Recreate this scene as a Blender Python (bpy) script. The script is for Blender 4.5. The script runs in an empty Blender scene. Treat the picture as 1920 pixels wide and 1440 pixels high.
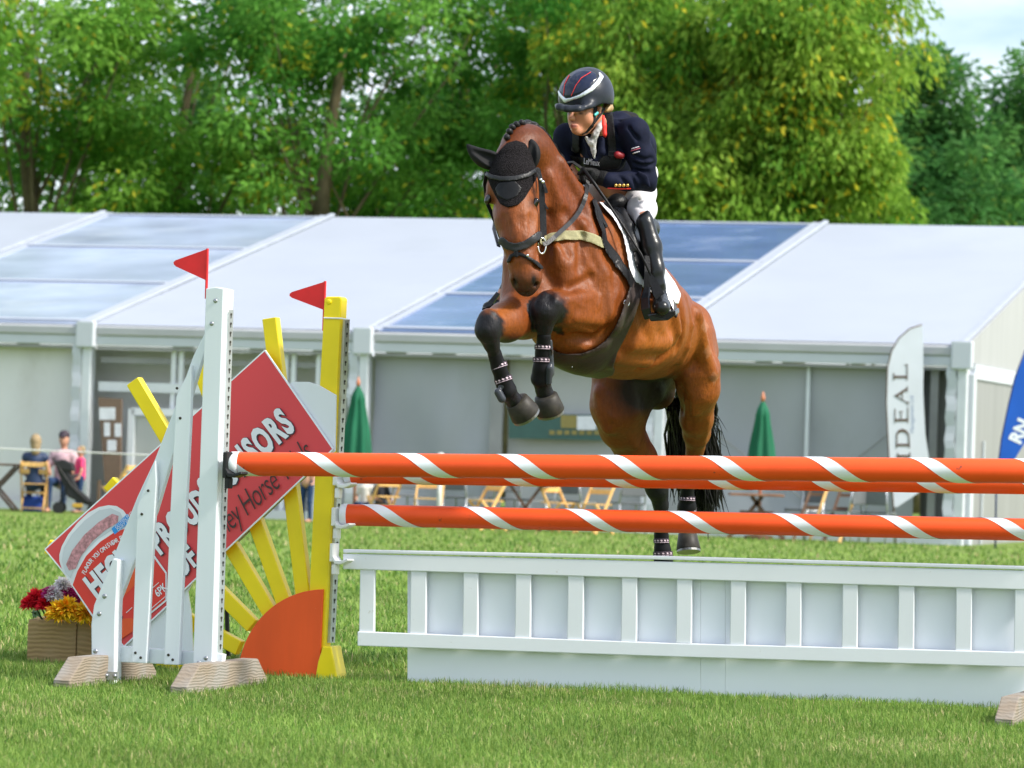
import bpy, bmesh, math, random
import numpy as np
from mathutils import Vector, Matrix

R_ = math.radians
sc = bpy.context.scene
COL = sc.collection

# ------------------------------------------------------------------ camera
FOC = 7200.0                       # focal length in photo pixels (135 mm on 36 mm, 1920 px wide)
PITCH, ROLL = math.atan(140.0 / FOC), R_(1.9)
CAM = np.array([0.0, 0.0, 1.0])
_r0 = np.array([1.0, 0, 0]); _u0 = np.array([0, -math.sin(PITCH), math.cos(PITCH)])
CF = np.array([0, math.cos(PITCH), math.sin(PITCH)])
CR = math.cos(ROLL) * _r0 + math.sin(ROLL) * _u0
CU = -math.sin(ROLL) * _r0 + math.cos(ROLL) * _u0
cd = bpy.data.cameras.new('camera'); cam = bpy.data.objects.new('camera', cd); COL.objects.link(cam)
cd.sensor_width = 36.0; cd.sensor_fit = 'HORIZONTAL'; cd.lens = 135.0
cd.clip_start = 0.5; cd.clip_end = 3000
cd.dof.use_dof = True; cd.dof.focus_distance = 16.75; cd.dof.aperture_fstop = 6.3
M = Matrix.Identity(4)
for i in range(3):
    M[i][0], M[i][1], M[i][2], M[i][3] = CR[i], CU[i], -CF[i], CAM[i]
cam.matrix_world = M
sc.camera = cam

# ------------------------------------------------------------------ sky, sun, exposure
SUN_AZ, SUN_EL = R_(112), R_(44)     # azimuth from +Y towards +X: from the right, on the camera side
w = bpy.data.worlds.new('World'); sc.world = w; w.use_nodes = True
nt = w.node_tree; nt.nodes.clear()
N = nt.nodes.new; L = nt.links.new
out = N('ShaderNodeOutputWorld'); bg = N('ShaderNodeBackground')
sky = N('ShaderNodeTexSky'); sky.sky_type = 'NISHITA'; sky.sun_disc = False
sky.sun_elevation = SUN_EL; sky.sun_rotation = SUN_AZ; sky.dust_density = 1.5; sky.ozone_density = 1.5
tc = N('ShaderNodeTexCoord'); mp = N('ShaderNodeMapping'); mp.inputs['Scale'].default_value = (2.2, 2.2, 7.0)
mp.inputs['Location'].default_value = (0.55, 0.2, 0.05)
nz = N('ShaderNodeTexNoise'); nz.inputs['Scale'].default_value = 1.9; nz.inputs['Detail'].default_value = 7; nz.inputs['Roughness'].default_value = .55
rp = N('ShaderNodeValToRGB'); rp.color_ramp.elements[0].position = .40; rp.color_ramp.elements[1].position = .60
mx = N('ShaderNodeMixRGB'); mx.inputs[2].default_value = (6.6, 7.0, 7.7, 1)
L(tc.outputs['Generated'], mp.inputs['Vector']); L(mp.outputs[0], nz.inputs['Vector']); L(nz.outputs['Fac'], rp.inputs[0])
L(rp.outputs[0], mx.inputs[0]); L(sky.outputs[0], mx.inputs[1]); L(mx.outputs[0], bg.inputs['Color'])
bg.inputs['Strength'].default_value = 0.125
L(bg.outputs[0], out.inputs[0])
sd = bpy.data.lights.new('sun', 'SUN'); sd.energy = 3.6; sd.angle = R_(8); sd.color = (1, .95, .86)
sun = bpy.data.objects.new('sun', sd); COL.objects.link(sun)
SUN_DIR = Vector((math.sin(SUN_AZ) * math.cos(SUN_EL), math.cos(SUN_AZ) * math.cos(SUN_EL), math.sin(SUN_EL)))
sun.rotation_euler = SUN_DIR.to_track_quat('Z', 'Y').to_euler()
vs = sc.view_settings; vs.view_transform = 'Standard'; vs.look = 'None'; vs.gamma = 1; vs.exposure = 0.82
vs.use_curve_mapping = False
sc.render.engine = 'CYCLES'
cy = sc.cycles; cy.use_denoising = True; cy.max_bounces = 6; cy.diffuse_bounces = 3; cy.glossy_bounces = 3
cy.transmission_bounces = 4; cy.transparent_max_bounces = 8; cy.caustics_reflective = False; cy.caustics_refractive = False
try: cy.denoiser = 'OPENIMAGEDENOISE'
except Exception: pass

# ------------------------------------------------------------------ helpers
def P(px, py, d):
    """world point seen at photo pixel (px, py) at depth d (world Y)"""
    ray = CF + CR * (px - 960) / FOC + CU * (720 - py) / FOC
    return CAM + ray * (d / ray[1])
def px_of(pts):
    q = np.asarray(pts) - CAM
    z = q @ CF
    return 960 + FOC * (q @ CR) / z, 720 - FOC * (q @ CU) / z
def onplane(px, py, p0, n):
    ray = CF + CR * (px - 960) / FOC + CU * (720 - py) / FOC
    return CAM + ray * (np.dot(np.asarray(p0) - CAM, n) / np.dot(ray, n))
def gz(y):
    """ground height: the field dips a little towards the marquee"""
    t = min(max((y - 22.0) / 38.0, 0), 1); return -0.08 * t * t * (3 - 2 * t)
def nrm(v):
    v = np.asarray(v, float); return v / np.linalg.norm(v)

_mats = {}
def mat(name, col, rough=.6, spec=.5, var=.08, scale=8., bump=0., bscale=60., metal=0., alpha=1., coat=0., sheen=0., stretch=None, dirt=None, dscale=3., trans=0.):
    """procedural principled material: base colour broken up by noise, optional dirt blotches, grain stretch and bump"""
    if name in _mats: return _mats[name]
    m = bpy.data.materials.new(name); m.use_nodes = True; t = m.node_tree; b = t.nodes['Principled BSDF']
    N = t.nodes.new; L = t.links.new
    b.inputs['Roughness'].default_value = rough; b.inputs['Metallic'].default_value = metal
    b.inputs['Specular IOR Level'].default_value = spec
    b.inputs['Coat Weight'].default_value = coat; b.inputs['Sheen Weight'].default_value = sheen
    tc = N('ShaderNodeTexCoord'); mp = N('ShaderNodeMapping'); L(tc.outputs['Object'], mp.inputs['Vector'])
    if stretch: mp.inputs['Scale'].default_value = stretch
    nz = N('ShaderNodeTexNoise'); nz.inputs['Scale'].default_value = scale; nz.inputs['Detail'].default_value = 5
    L(mp.outputs[0], nz.inputs['Vector'])
    rp = N('ShaderNodeValToRGB'); e = rp.color_ramp.elements
    e[0].position = .3; e[1].position = .7
    e[0].color = (*[max(0, c * (1 - var)) for c in col], 1); e[1].color = (*[min(1, c * (1 + var)) for c in col], 1)
    L(nz.outputs['Fac'], rp.inputs[0]); src = rp.outputs[0]
    if dirt:
        n2 = N('ShaderNodeTexNoise'); n2.inputs['Scale'].default_value = dscale; n2.inputs['Detail'].default_value = 8; n2.inputs['Roughness'].default_value = .7
        L(mp.outputs[0], n2.inputs['Vector'])
        r2 = N('ShaderNodeValToRGB'); r2.color_ramp.elements[0].position = dirt[3]; r2.color_ramp.elements[1].position = min(1, dirt[3] + dirt[4])
        L(n2.outputs['Fac'], r2.inputs[0])
        mx = N('ShaderNodeMixRGB'); mx.inputs[2].default_value = (*dirt[:3], 1); L(r2.outputs[0], mx.inputs[0]); L(src, mx.inputs[1]); src = mx.outputs[0]
    L(src, b.inputs['Base Color'])
    if bump:
        n3 = N('ShaderNodeTexNoise'); n3.inputs['Scale'].default_value = bscale; n3.inputs['Detail'].default_value = 4
        L(mp.outputs[0], n3.inputs['Vector'])
        bp = N('ShaderNodeBump'); bp.inputs['Strength'].default_value = bump; bp.inputs['Distance'].default_value = .01
        L(n3.outputs['Fac'], bp.inputs['Height']); L(bp.outputs[0], b.inputs['Normal'])
    if trans:
        tr = N('ShaderNodeBsdfTranslucent'); L(src, tr.inputs['Color']); ms = N('ShaderNodeMixShader'); ms.inputs[0].default_value = trans
        L(b.outputs[0], ms.inputs[1]); L(tr.outputs[0], ms.inputs[2]); L(ms.outputs[0], t.nodes['Material Output'].inputs[0])
    _mats[name] = m
    return m

def link(name, me, m=None, parent=None, smooth=False):
    o = bpy.data.objects.new(name, me); COL.objects.link(o)
    if m is not None and not me.materials: me.materials.append(m)
    if parent is not None: o.parent = parent
    if smooth and len(me.polygons): me.polygons.foreach_set('use_smooth', np.ones(len(me.polygons), bool))
    return o
def tag(o, label=None, cat=None, group=None, kind=None):
    if label: o['label'] = label
    if cat: o['category'] = cat
    if group: o['group'] = group
    if kind: o['kind'] = kind
    return o
def thing(name, label, cat, group=None):
    """an Empty that parents the parts of one thing (moved to the thing's base at the end)"""
    o = bpy.data.objects.new(name, None); COL.objects.link(o); o.empty_display_size = .1
    return tag(o, label, cat, group)

class MB:
    """collects shapes; build() links them as ONE mesh object"""
    def __init__(s): s.v = []; s.f = []; s.mi = []
    def add(s, vs, fs, mi=0):
        k = len(s.v); s.v += [tuple(map(float, v)) for v in vs]; s.f += [tuple(i + k for i in f) for f in fs]; s.mi += [mi] * len(fs); return s
    def box(s, c, size, ax=None, mi=0, ch=0.):
        """box about c; ax = rows of unit axes; ch = chamfer of the edges along the longest axis"""
        c = np.asarray(c, float); h = np.asarray(size, float) / 2
        ax = np.eye(3) if ax is None else np.asarray(ax, float)
        if ch <= 0:
            vs = [c + ax[0] * h[0] * i + ax[1] * h[1] * j + ax[2] * h[2] * k for i in (-1, 1) for j in (-1, 1) for k in (-1, 1)]
            return s.add(vs, [(0, 1, 3, 2), (4, 6, 7, 5), (0, 4, 5, 1), (2, 3, 7, 6), (0, 2, 6, 4), (1, 5, 7, 3)], mi)
        l = int(np.argmax(h)); a, b = [i for i in range(3) if i != l]
        ch = min(ch, h[a] * .8, h[b] * .8)
        ring = [(-h[a] + ch, -h[b]), (h[a] - ch, -h[b]), (h[a], -h[b] + ch), (h[a], h[b] - ch), (h[a] - ch, h[b]), (-h[a] + ch, h[b]), (-h[a], h[b] - ch), (-h[a], -h[b] + ch)]
        vs = []
        for t, q in ((-h[l], 1 - ch / h[a] * .6), (-h[l] + ch * .6, 1), (h[l] - ch * .6, 1), (h[l], 1 - ch / h[a] * .6)):
            vs += [c + ax[l] * t + ax[a] * x * q + ax[b] * y * q for x, y in ring]
        fs = [(r * 8 + i, r * 8 + (i + 1) % 8, r * 8 + 8 + (i + 1) % 8, r * 8 + 8 + i) for r in range(3) for i in range(8)]
        fs += [tuple(range(7, -1, -1)), tuple(range(24, 32))]
        return s.add(vs, fs, mi)
    def bar(s, p, q, w, t, n, mi=0, ch=0.):
        """rectangular bar from p to q, width w across in the plane whose normal is n, thickness t along n"""
        p = np.asarray(p, float); q = np.asarray(q, float); d = q - p; l = np.linalg.norm(d); d = d / l
        n = nrm(np.asarray(n, float) - d * np.dot(n, d)); c = np.cross(n, d)
        return s.box((p + q) / 2, (w, t, l), (c, n, d), mi, ch)
    def prism(s, pts, n, t, mi=0, bev=0.):
        """polygon pts (3-D, one plane) extruded from the plane by t along n"""
        pts = [np.asarray(p, float) for p in pts]; n = nrm(n); k = len(pts)
        nn = np.zeros(3)
        for i in range(k): nn += np.cross(pts[i], pts[(i + 1) % k])
        if np.dot(nn, n) * t < 0: pts = pts[::-1]
        vs = pts + [p + n * t for p in pts]
        return s.add(vs, [tuple(range(k - 1, -1, -1)), tuple(range(k, 2 * k))] + [(i, (i + 1) % k, k + (i + 1) % k, k + i) for i in range(k)], mi)
    def tube(s, pts, rad, n=8, mi=0, caps=True, flat=None):
        """tube along pts; rad scalar or list; flat = (normal, ratio) squashes it"""
        pts = [np.asarray(p, float) for p in pts]; k = len(pts)
        rad = [rad] * k if np.isscalar(rad) else list(rad)
        up = None; vs = []
        for i, p in enumerate(pts):
            d = nrm(pts[min(i + 1, k - 1)] - pts[max(i - 1, 0)])
            if up is None: up = np.array([0, 0, 1.]) if abs(d[2]) < .9 else np.array([0, 1., 0])
            a = nrm(np.cross(d, up)); b = np.cross(a, d); up = b
            for j in range(n):
                th = 2 * math.pi * j / n; vs.append(p + (a * math.cos(th) + b * math.sin(th)) * rad[i])
        fs = [(i * n + j, i * n + (j + 1) % n, i * n + n + (j + 1) % n, i * n + n + j) for i in range(k - 1) for j in range(n)]
        if caps: fs += [tuple(range(n - 1, -1, -1)), tuple(range((k - 1) * n, k * n))]
        return s.add(vs, fs, mi)
    def ribbon(s, pts, w, t, normals, mi=0):
        """flat strap along pts, width w, thickness t, normals per point"""
        pts = [np.asarray(p, float) for p in pts]; k = len(pts); vs = []
        w = [w] * k if np.isscalar(w) else w
        for i, p in enumerate(pts):
            d = nrm(pts[min(i + 1, k - 1)] - pts[max(i - 1, 0)]); n = np.asarray(normals[i] if np.ndim(normals) > 1 else normals, float)
            n = nrm(n - d * np.dot(n, d)); c = np.cross(n, d)
            vs += [p - c * w[i] / 2 - n * t / 2, p + c * w[i] / 2 - n * t / 2, p + c * w[i] / 2 + n * t / 2, p - c * w[i] / 2 + n * t / 2]
        fs = [(i * 4 + j, i * 4 + (j + 1) % 4, i * 4 + 4 + (j + 1) % 4, i * 4 + 4 + j) for i in range(k - 1) for j in range(4)]
        fs += [(3, 2, 1, 0), tuple(range((k - 1) * 4, k * 4))]
        return s.add(vs, fs, mi)
    def lathe(s, c, prof, ax=(0, 0, 1), n=16, mi=0):
        """surface of revolution about ax through c: prof = [(radius, height)]"""
        ax = nrm(ax); a = nrm(np.cross(ax, (0.3, 1, .1) if abs(ax[1]) < .9 else (1, 0, 0))); b = np.cross(ax, a); c = np.asarray(c, float)
        vs = []; 
        for r, h in prof: vs += [c + ax * h + (a * math.cos(2 * math.pi * j / n) + b * math.sin(2 * math.pi * j / n)) * r for j in range(n)]
        k = len(prof)
        fs = [(i * n + j, i * n + (j + 1) % n, i * n + n + (j + 1) % n, i * n + n + j) for i in range(k - 1) for j in range(n)]
        fs += [tuple(range(n - 1, -1, -1)), tuple(range((k - 1) * n, k * n))]
        return s.add(vs, fs, mi)
    def mesh(s, name):
        me = bpy.data.meshes.new(name); me.from_pydata(s.v, [], s.f)
        if any(s.mi): me.polygons.foreach_set('material_index', s.mi)
        bm = bmesh.new(); bm.from_mesh(me); bmesh.ops.recalc_face_normals(bm, faces=bm.faces); bm.to_mesh(me); bm.free()
        return me
    def build(s, name, m, parent=None, smooth=False, bevel=0.):
        me = s.mesh(name)
        if bevel:
            bm = bmesh.new(); bm.from_mesh(me)
            es = [e for e in bm.edges if len(e.link_faces) == 2 and e.calc_face_angle() > .6]
            bmesh.ops.bevel(bm, geom=es, offset=bevel, segments=2, profile=.6, affect='EDGES', clamp_overlap=True)
            bm.to_mesh(me); bm.free()
        for x in (m if isinstance(m, (list, tuple)) else [m]): me.materials.append(x)
        return link(name, me, None, parent, smooth)

def quads_mesh(name, V, Q, cols=None, attr='tint'):
    """big mesh from numpy arrays: V (n,3), Q (m,3|4)"""
    me = bpy.data.meshes.new(name); k = Q.shape[1]
    me.vertices.add(len(V)); me.vertices.foreach_set('co', np.ascontiguousarray(V, np.float32).ravel())
    me.loops.add(Q.size); me.loops.foreach_set('vertex_index', np.ascontiguousarray(Q, np.int32).ravel())
    me.polygons.add(len(Q)); me.polygons.foreach_set('loop_start', np.arange(0, Q.size, k, dtype=np.int32))
    if cols is not None:
        a = me.color_attributes.new(attr, 'FLOAT_COLOR', 'POINT')
        c4 = np.ones((len(V), 4), np.float32); c4[:, :cols.shape[1]] = cols; a.data.foreach_set('color', c4.ravel())
    me.update(calc_edges=True); me.validate()
    return me
def text_mesh(txt, size=1., shear=0., bold=0., xs=1., align='LEFT', sp=1.):
    """lettering with Blender's built-in font -> (verts, faces) in its own XY plane"""
    cu = bpy.data.curves.new('lettering', 'FONT'); cu.body = txt; cu.size = size; cu.shear = shear; cu.offset = bold; cu.align_x = align; cu.space_character = sp
    cu.resolution_u = 3; cu.fill_mode = 'FRONT' if False else 'BOTH'
    o = bpy.data.objects.new('lettering', cu); COL.objects.link(o); bpy.context.view_layer.update()
    me = o.to_mesh(); vs = [(v.co.x * xs, v.co.y) for v in me.vertices]; fs = [tuple(p.vertices) for p in me.polygons]
    o.to_mesh_clear(); bpy.data.objects.remove(o); bpy.data.curves.remove(cu)
    return vs, fs
def letters(txt, org, ex, ey, size, m, parent, name='lettering', **kw):
    """flat print: text with its origin at org, writing along ex, upright along ey"""
    vs, fs = text_mesh(txt, size, **kw); ex = np.asarray(ex); ey = np.asarray(ey)
    mb = MB(); mb.add([np.asarray(org) + ex * x + ey * y for x, y in vs], fs)
    me = bpy.data.meshes.new(name); me.from_pydata(mb.v, [], mb.f); me.materials.append(m)
    return link(name, me, None, parent)
def copy_tree(o, parent=None):
    c = o.copy(); COL.objects.link(c); c.parent = parent
    for ch in list(o.children): copy_tree(ch, c)
    return c
# ------------------------------------------------------------------ ground and grass
def attr_mat(name, attr='tint', rough=.6, trans=0., spec=.3, noise=0., nscale=4.):
    m = bpy.data.materials.new(name); m.use_nodes = True; t = m.node_tree; b = t.nodes['Principled BSDF']
    a = t.nodes.new('ShaderNodeAttribute'); a.attribute_name = attr
    b.inputs['Roughness'].default_value = rough; b.inputs['Specular IOR Level'].default_value = spec
    src = a.outputs['Color']; t.links.new(src, b.inputs['Base Color'])
    if trans:
        tr = t.nodes.new('ShaderNodeBsdfTranslucent'); t.links.new(src, tr.inputs['Color'])
        ms = t.nodes.new('ShaderNodeMixShader'); ms.inputs[0].default_value = trans
        t.links.new(b.outputs[0], ms.inputs[1]); t.links.new(tr.outputs[0], ms.inputs[2]); t.links.new(ms.outputs[0], t.nodes['Material Output'].inputs[0])
    return m
def ground_mat():
    m = bpy.data.materials.new('turf'); m.use_nodes = True; t = m.node_tree; b = t.nodes['Principled BSDF']; N = t.nodes.new; L = t.links.new
    tc = N('ShaderNodeTexCoord')
    def noise(s, d=6):
        n = N('ShaderNodeTexNoise'); n.inputs['Scale'].default_value = s; n.inputs['Detail'].default_value = d; L(tc.outputs['Object'], n.inputs['Vector']); return n
    n1 = noise(.7); n2 = noise(14)
    r1 = N('ShaderNodeValToRGB'); e = r1.color_ramp.elements; e[0].position = .32; e[1].position = .68
    e[0].color = (.12, .21, .035, 1); e[1].color = (.20, .28, .065, 1); L(n1.outputs['Fac'], r1.inputs[0])
    r2 = N('ShaderNodeValToRGB'); e = r2.color_ramp.elements; e[0].position = .35; e[1].position = .75
    e[0].color = (.085, .16, .025, 1); e[1].color = (.30, .32, .12, 1); L(n2.outputs['Fac'], r2.inputs[0])
    mx = N('ShaderNodeMixRGB'); mx.inputs[0].default_value = .38; L(r1.outputs[0], mx.inputs[1]); L(r2.outputs[0], mx.inputs[2]); L(mx.outputs[0], b.inputs['Base Color'])
    b.inputs['Roughness'].default_value = .9; b.inputs['Specular IOR Level'].default_value = .1
    n3 = noise(40, 3); bp = N('ShaderNodeBump'); bp.inputs['Strength'].default_value = .8; bp.inputs['Distance'].default_value = .04; L(n3.outputs['Fac'], bp.inputs['Height']); L(bp.outputs[0], b.inputs['Normal'])
    return m
ys = [-60, 0, 10, 22] + list(np.linspace(24, 60, 19)) + [70, 90, 140, 300, 900, 1600]
xs_ = [-900, -200, -60, -20, 0, 20, 60, 200, 900]
V = np.array([(x, y, gz(y)) for y in ys for x in xs_]); k = len(xs_)
Q = np.array([(j * k + i, j * k + i + 1, (j + 1) * k + i + 1, (j + 1) * k + i) for j in range(len(ys) - 1) for i in range(k - 1)])
g = link('ground', quads_mesh('ground', V, Q), ground_mat(), None, True); tag(g, 'mown green show ground field', 'ground', kind='structure')

def grass_patch(rng, n, y0, y1, hmin, hmax, wid, pw=1.0):
    """blades of grass in the strip the lens covers between y0 and y1"""
    u = rng.random(n) ** pw; y = y0 + (y1 - y0) * u
    half = y * 960 / FOC * 1.22 + .25
    x = (rng.random(n) * 2 - 1) * half
    f = lambda a, b, c: np.sin(x * a + c) * np.sin(y * b + c * 1.7) + .6 * np.sin(x * a * 2.3 + y * b * 1.9 + c)
    clump = f(3.1, 2.3, .4) * .5 + f(9.0, 7.0, 2.0) * .35
    dry = f(1.7, 1.3, 5.1) * .5 + f(5.3, 4.1, 1.2) * .5
    h = (hmin + (hmax - hmin) * rng.random(n) ** 1.6) * (1 + .35 * np.clip(clump, -1, 1))
    az = rng.random(n) * 6.283; lean = rng.random(n) ** 1.1 * 1.15 * h
    z0 = np.array([gz(t) for t in y]) if y1 > 22 else np.zeros(n)
    root = np.stack([x, y, z0 - .004], 1)
    dr = np.stack([np.cos(az), np.sin(az), 0 * az], 1); sd_ = np.stack([-np.sin(az + rng.normal(0, .8, n)), np.cos(az), 0 * az], 1)
    wv = wid * (.6 + .8 * rng.random(n)); up = np.array([0, 0, 1.])
    mid = root + dr * (lean * .35)[:, None] + up * (h * .62)[:, None]
    tip = root + dr * lean[:, None] + up * (h * (1 - .25 * (lean / h) ** 2))[:, None]
    Vb = np.concatenate([root - sd_ * wv[:, None] * .5, root + sd_ * wv[:, None] * .5, mid + sd_ * wv[:, None] * .4, mid - sd_ * wv[:, None] * .4, tip], 0)
    i = np.arange(n)
    T = np.concatenate([np.stack([i, i + n, i + 2 * n], 1), np.stack([i, i + 2 * n, i + 3 * n], 1), np.stack([i + 3 * n, i + 2 * n, i + 4 * n], 1)], 0)
    g1 = np.array([.14, .255, .038]); g2 = np.array([.265, .37, .085]); g3 = np.array([.50, .44, .22]); g0 = np.array([.08, .18, .028])
    r = rng.random(n)[:, None]; c = g1 * (1 - r) + g2 * r
    r0 = rng.random(n)[:, None] < .25; c = np.where(r0, g0 * (.8 + .6 * r), c)
    tone = .95 + .17 * np.clip(f(.9, .7, 3.3) * .6 + f(2.7, 2.1, .9) * .5, -1, 1); c = c * tone[:, None]
    isdry = rng.random(n) < np.clip(.04 + .22 * np.clip(dry - .2, 0, 1.2), 0, .45)
    c[isdry] = g3 * (.7 + .6 * rng.random((isdry.sum(), 1)))
    C = np.concatenate([c, c, c, c, c], 0)
    return Vb, T, C
rng = np.random.default_rng(7)
parts = [grass_patch(rng, 290000, 11.45, 18.2, .016, .046, .0025), grass_patch(rng, 80000, 17.8, 30, .03, .06, .007, 1.3), grass_patch(rng, 30000, 28, 57, .03, .07, .018, 1.2)]
off = 0; VV, TT, CC = [], [], []
for a, b, c in parts: VV.append(a); TT.append(b + off); CC.append(c); off += len(a)
gr = link('grass', quads_mesh('grass', np.concatenate(VV), np.concatenate(TT), np.concatenate(CC)), attr_mat('grass_blade', rough=.6, trans=.35, spec=.2), None, True)
tag(gr, 'short green grass with dry straw blades all over the field', 'grass', kind='stuff')

# ------------------------------------------------------------------ marquee
EYAW = R_(17)
eax = np.array([math.cos(EYAW), -math.sin(EYAW), 0]); bax = np.array([math.sin(EYAW), math.cos(EYAW), 0]); zax = np.array([0, 0, 1.])
E0 = np.array([(165 - 960) * 62 / FOC, 62.0, 0.0])           # first post seen at photo x=165
M_white = mat('marquee_pvc', (.345, .375, .435), .42, .3, .03, .6, bump=.5, bscale=.7, dirt=(.30, .33, .375, .55, .3), dscale=.35)
M_whitewall = mat('marquee_wall_pvc', (.74, .73, .72), .5, .3, .06, .8, stretch=(1, 1, .5), bump=.5, bscale=2.5, dirt=(.58, .56, .53, .56, .3), dscale=1.0)
M_greywall = mat('marquee_clear_wall', (.37, .385, .42), .3, .5, .12, .6, stretch=(1, 1, .6), bump=.7, bscale=1.8, dirt=(.30, .31, .33, .58, .3), dscale=1.1)
M_win = mat('marquee_roof_window', (.36, .42, .56), .16, .6, .22, .55, stretch=(1, 1.6, 1), dirt=(.52, .57, .66, .50, .3), dscale=.45)
M_win2 = mat('marquee_roof_window_dark', (.105, .17, .33), .14, .6, .25, .5, stretch=(1, 2, 1), dirt=(.36, .42, .54, .56, .25), dscale=.5)
M_alu = mat('marquee_aluminium', (.66, .69, .73), .4, .5, .08, 3, metal=.2)
M_val = mat('marquee_valance_pvc', (.56, .59, .64), .45, .4, .03, 1.5, dirt=(.45, .46, .47, .6, .25), dscale=1.5)
M_alud = mat('marquee_grey_frame', (.30, .30, .30), .5, .4, .1, 3)
M_eave = mat('marquee_eave_pvc', (.42, .43, .45), .5, .3, .06, 1.2, stretch=(1, 1, 3), dirt=(.34, .34, .34, .55, .3), dscale=2)
mq = thing('marquee', 'long white clearspan marquee with blue roof windows behind the field', 'marquee')
T_, ZE, ZV, RISE = 11.4, 2.94, 2.61, 2.54
ZB = -0.08
def eave(s, z, b=0.): return E0 + eax * s + bax * b + zax * z
def roofp(s, t): return E0 + eax * s + bax * (T_ * t) + zax * (ZE + RISE * t)
SPOST = []
for px in (165, 684, 1240, 1806):
    # where the eave line passes that photo column
    lo, hi = -12., 30.
    for _ in range(40):
        mid = (lo + hi) / 2; x, y = px_of(eave(mid, ZV)[None]); lo, hi = (mid, hi) if x[0] < px else (lo, mid)
    SPOST.append(lo)
bays = [SPOST[0] - 4.7 * 2, SPOST[0] - 4.7] + SPOST
def roof_quad(s0, s1, t0, t1, m, name, parent, th=.02, sag=.05):
    nx, ny = 8, 6; V = []; 
    for j in range(ny + 1):
        for i in range(nx + 1):
            a, b = i / nx, j / ny
            p = roofp(s0 + (s1 - s0) * a, t0 + (t1 - t0) * b) - zax * sag * 16 * a * (1 - a) * b * (1 - b) * .6
            V.append(p)
    Q = [(j * (nx + 1) + i, j * (nx + 1) + i + 1, (j + 1) * (nx + 1) + i + 1, (j + 1) * (nx + 1) + i) for j in range(ny) for i in range(nx)]
    k = len(V); V2 = [p - zax * th for p in V]
    F = Q + [tuple(x + k for x in q[::-1]) for q in Q]
    mb = MB(); mb.add(V + V2, F); return mb.build(name, m, parent, True)
for i in range(len(bays) - 1):
    s0, s1 = bays[i], bays[i + 1]; win = i in (1, 3)
    if not win:
        roof_quad(s0 + .05, s1 - .05, 0, 1, M_white, 'roof_panel', mq)
        continue
    tb = [0, .34, .66, 1.0] if i == 1 else [0.0, .30, .62, 1.0]
    rp_ = thing('roof_window', '', ''); rp_.parent = mq
    for t0, t1 in zip(tb, tb[1:]): roof_quad(s0 + .05, s1 - .05, t0, t1, M_win if i == 1 else M_win2, 'pane', rp_)
    for t in (0.025, tb[1], tb[2], .985):
        mb = MB(); mb.bar(roofp(s0 + .05, t) + zax * .012, roofp(s1 - .05, t) + zax * .012, .16, .03, (0, -math.sin(.22), math.cos(.22))); mb.build('batten', M_white, rp_)
    for s in (s0 + .16, s1 - .16):
        mb = MB(); mb.bar(roofp(s, 0) + zax * .012, roofp(s, 1) + zax * .012, .12, .03, (0, -math.sin(.22), math.cos(.22))); mb.build('batten', M_white, rp_)
for s in bays:
    mb = MB(); mb.bar(roofp(s, -.01) + zax * .03, roofp(s, 1.005) + zax * .03, .11, .06, (0, -math.sin(.22), math.cos(.22)), ch=.02); mb.build('rafter_cover', mat('rafter_grey', (.33, .36, .41), .45, .4, .08, 2), mq)
    mb = MB(); mb.bar(eave(s, ZB - .02, .05), eave(s, ZE - .1, .05), .17, .20, bax, ch=.02); po = mb.build('post', M_alu, mq)
    mb = MB()       # laced white leg cover beside the post, rippled
    pts = [eave(s - .16 + .012 * math.sin(k * 2.1), ZB + (ZV - ZB) * k / 24., -.05 + .012 * math.sin(k * 1.3)) for k in range(25)]
    mb.ribbon(pts, .15, .02, -bax); mb.build('leg_cover', M_val, po)
    mb = MB(); c = eave(s, ZV + .17, -.10)     # gathered corner flap
    mb.box(c, (.34, .10, .42), (eax, bax, zax), ch=.03); cf = mb.build('corner_flap', M_val, mq)
    mb = MB(); mb.box(eave(s, ZE + .015, -.08), (.16, .12, .05), (eax, bax, zax)); mb.build('rafter_end', mat('black_cap', (.03, .03, .03), .5), mq)
for i in range(len(bays) - 1):
    s0, s1 = bays[i] + .17, bays[i + 1] - .17
    mb = MB(); mb.box(eave((s0 + s1) / 2, ZE - .10, -.02), (s1 - s0, .16, .17), (eax, bax, zax), ch=.03); mb.build('eave_beam', M_eave, mq)
    mb = MB(); mb.box(eave((s0 + s1) / 2, ZV + .075, -.045), (s1 - s0, .05, .15), (eax, bax, zax), ch=.012); mb.build('valance', M_val, mq)
    mb = MB(); mb.box(eave((s0 + s1) / 2, ZV - .035, .0), (s1 - s0, .06, .05), (eax, bax, zax)); mb.build('rail', M_alud, mq)
def wall(s0, s1, m, nm, b=.22, z0=ZB, z1=ZV - .04, rip=.03, seed=1, parent=None):
    r = random.Random(seed); n = 36; V = []; ph = [r.random() * 6 for _ in range(4)]
    for j in range(7):
        for i in range(n + 1):
            a = i / n; s = s0 + (s1 - s0) * a; z = z0 + (z1 - z0) * j / 6
            d = rip * 1.6 * (math.sin(a * 7.3 + ph[0] + j * .9) * .6 + math.sin(a * 17.7 + ph[1] - j * 1.3) * .28 * math.sin(a * 3 + ph[3]) + math.sin(a * 3.1 + ph[2] + j * .5) * .7) * (1 - .7 * j / 6)
            V.append(eave(s, z, b + d))
    F = [(j * (n + 1) + i, j * (n + 1) + i + 1, (j + 1) * (n + 1) + i + 1, (j + 1) * (n + 1) + i) for j in range(6) for i in range(n)]
    mb = MB(); mb.add(V, F); mb.add([v + bax * .01 for v in V], [f[::-1] for f in F]); return mb.build(nm, m, parent or mq, True)
wall(bays[0], bays[2] - .1, M_whitewall, 'wall_panel', seed=3)
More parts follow.
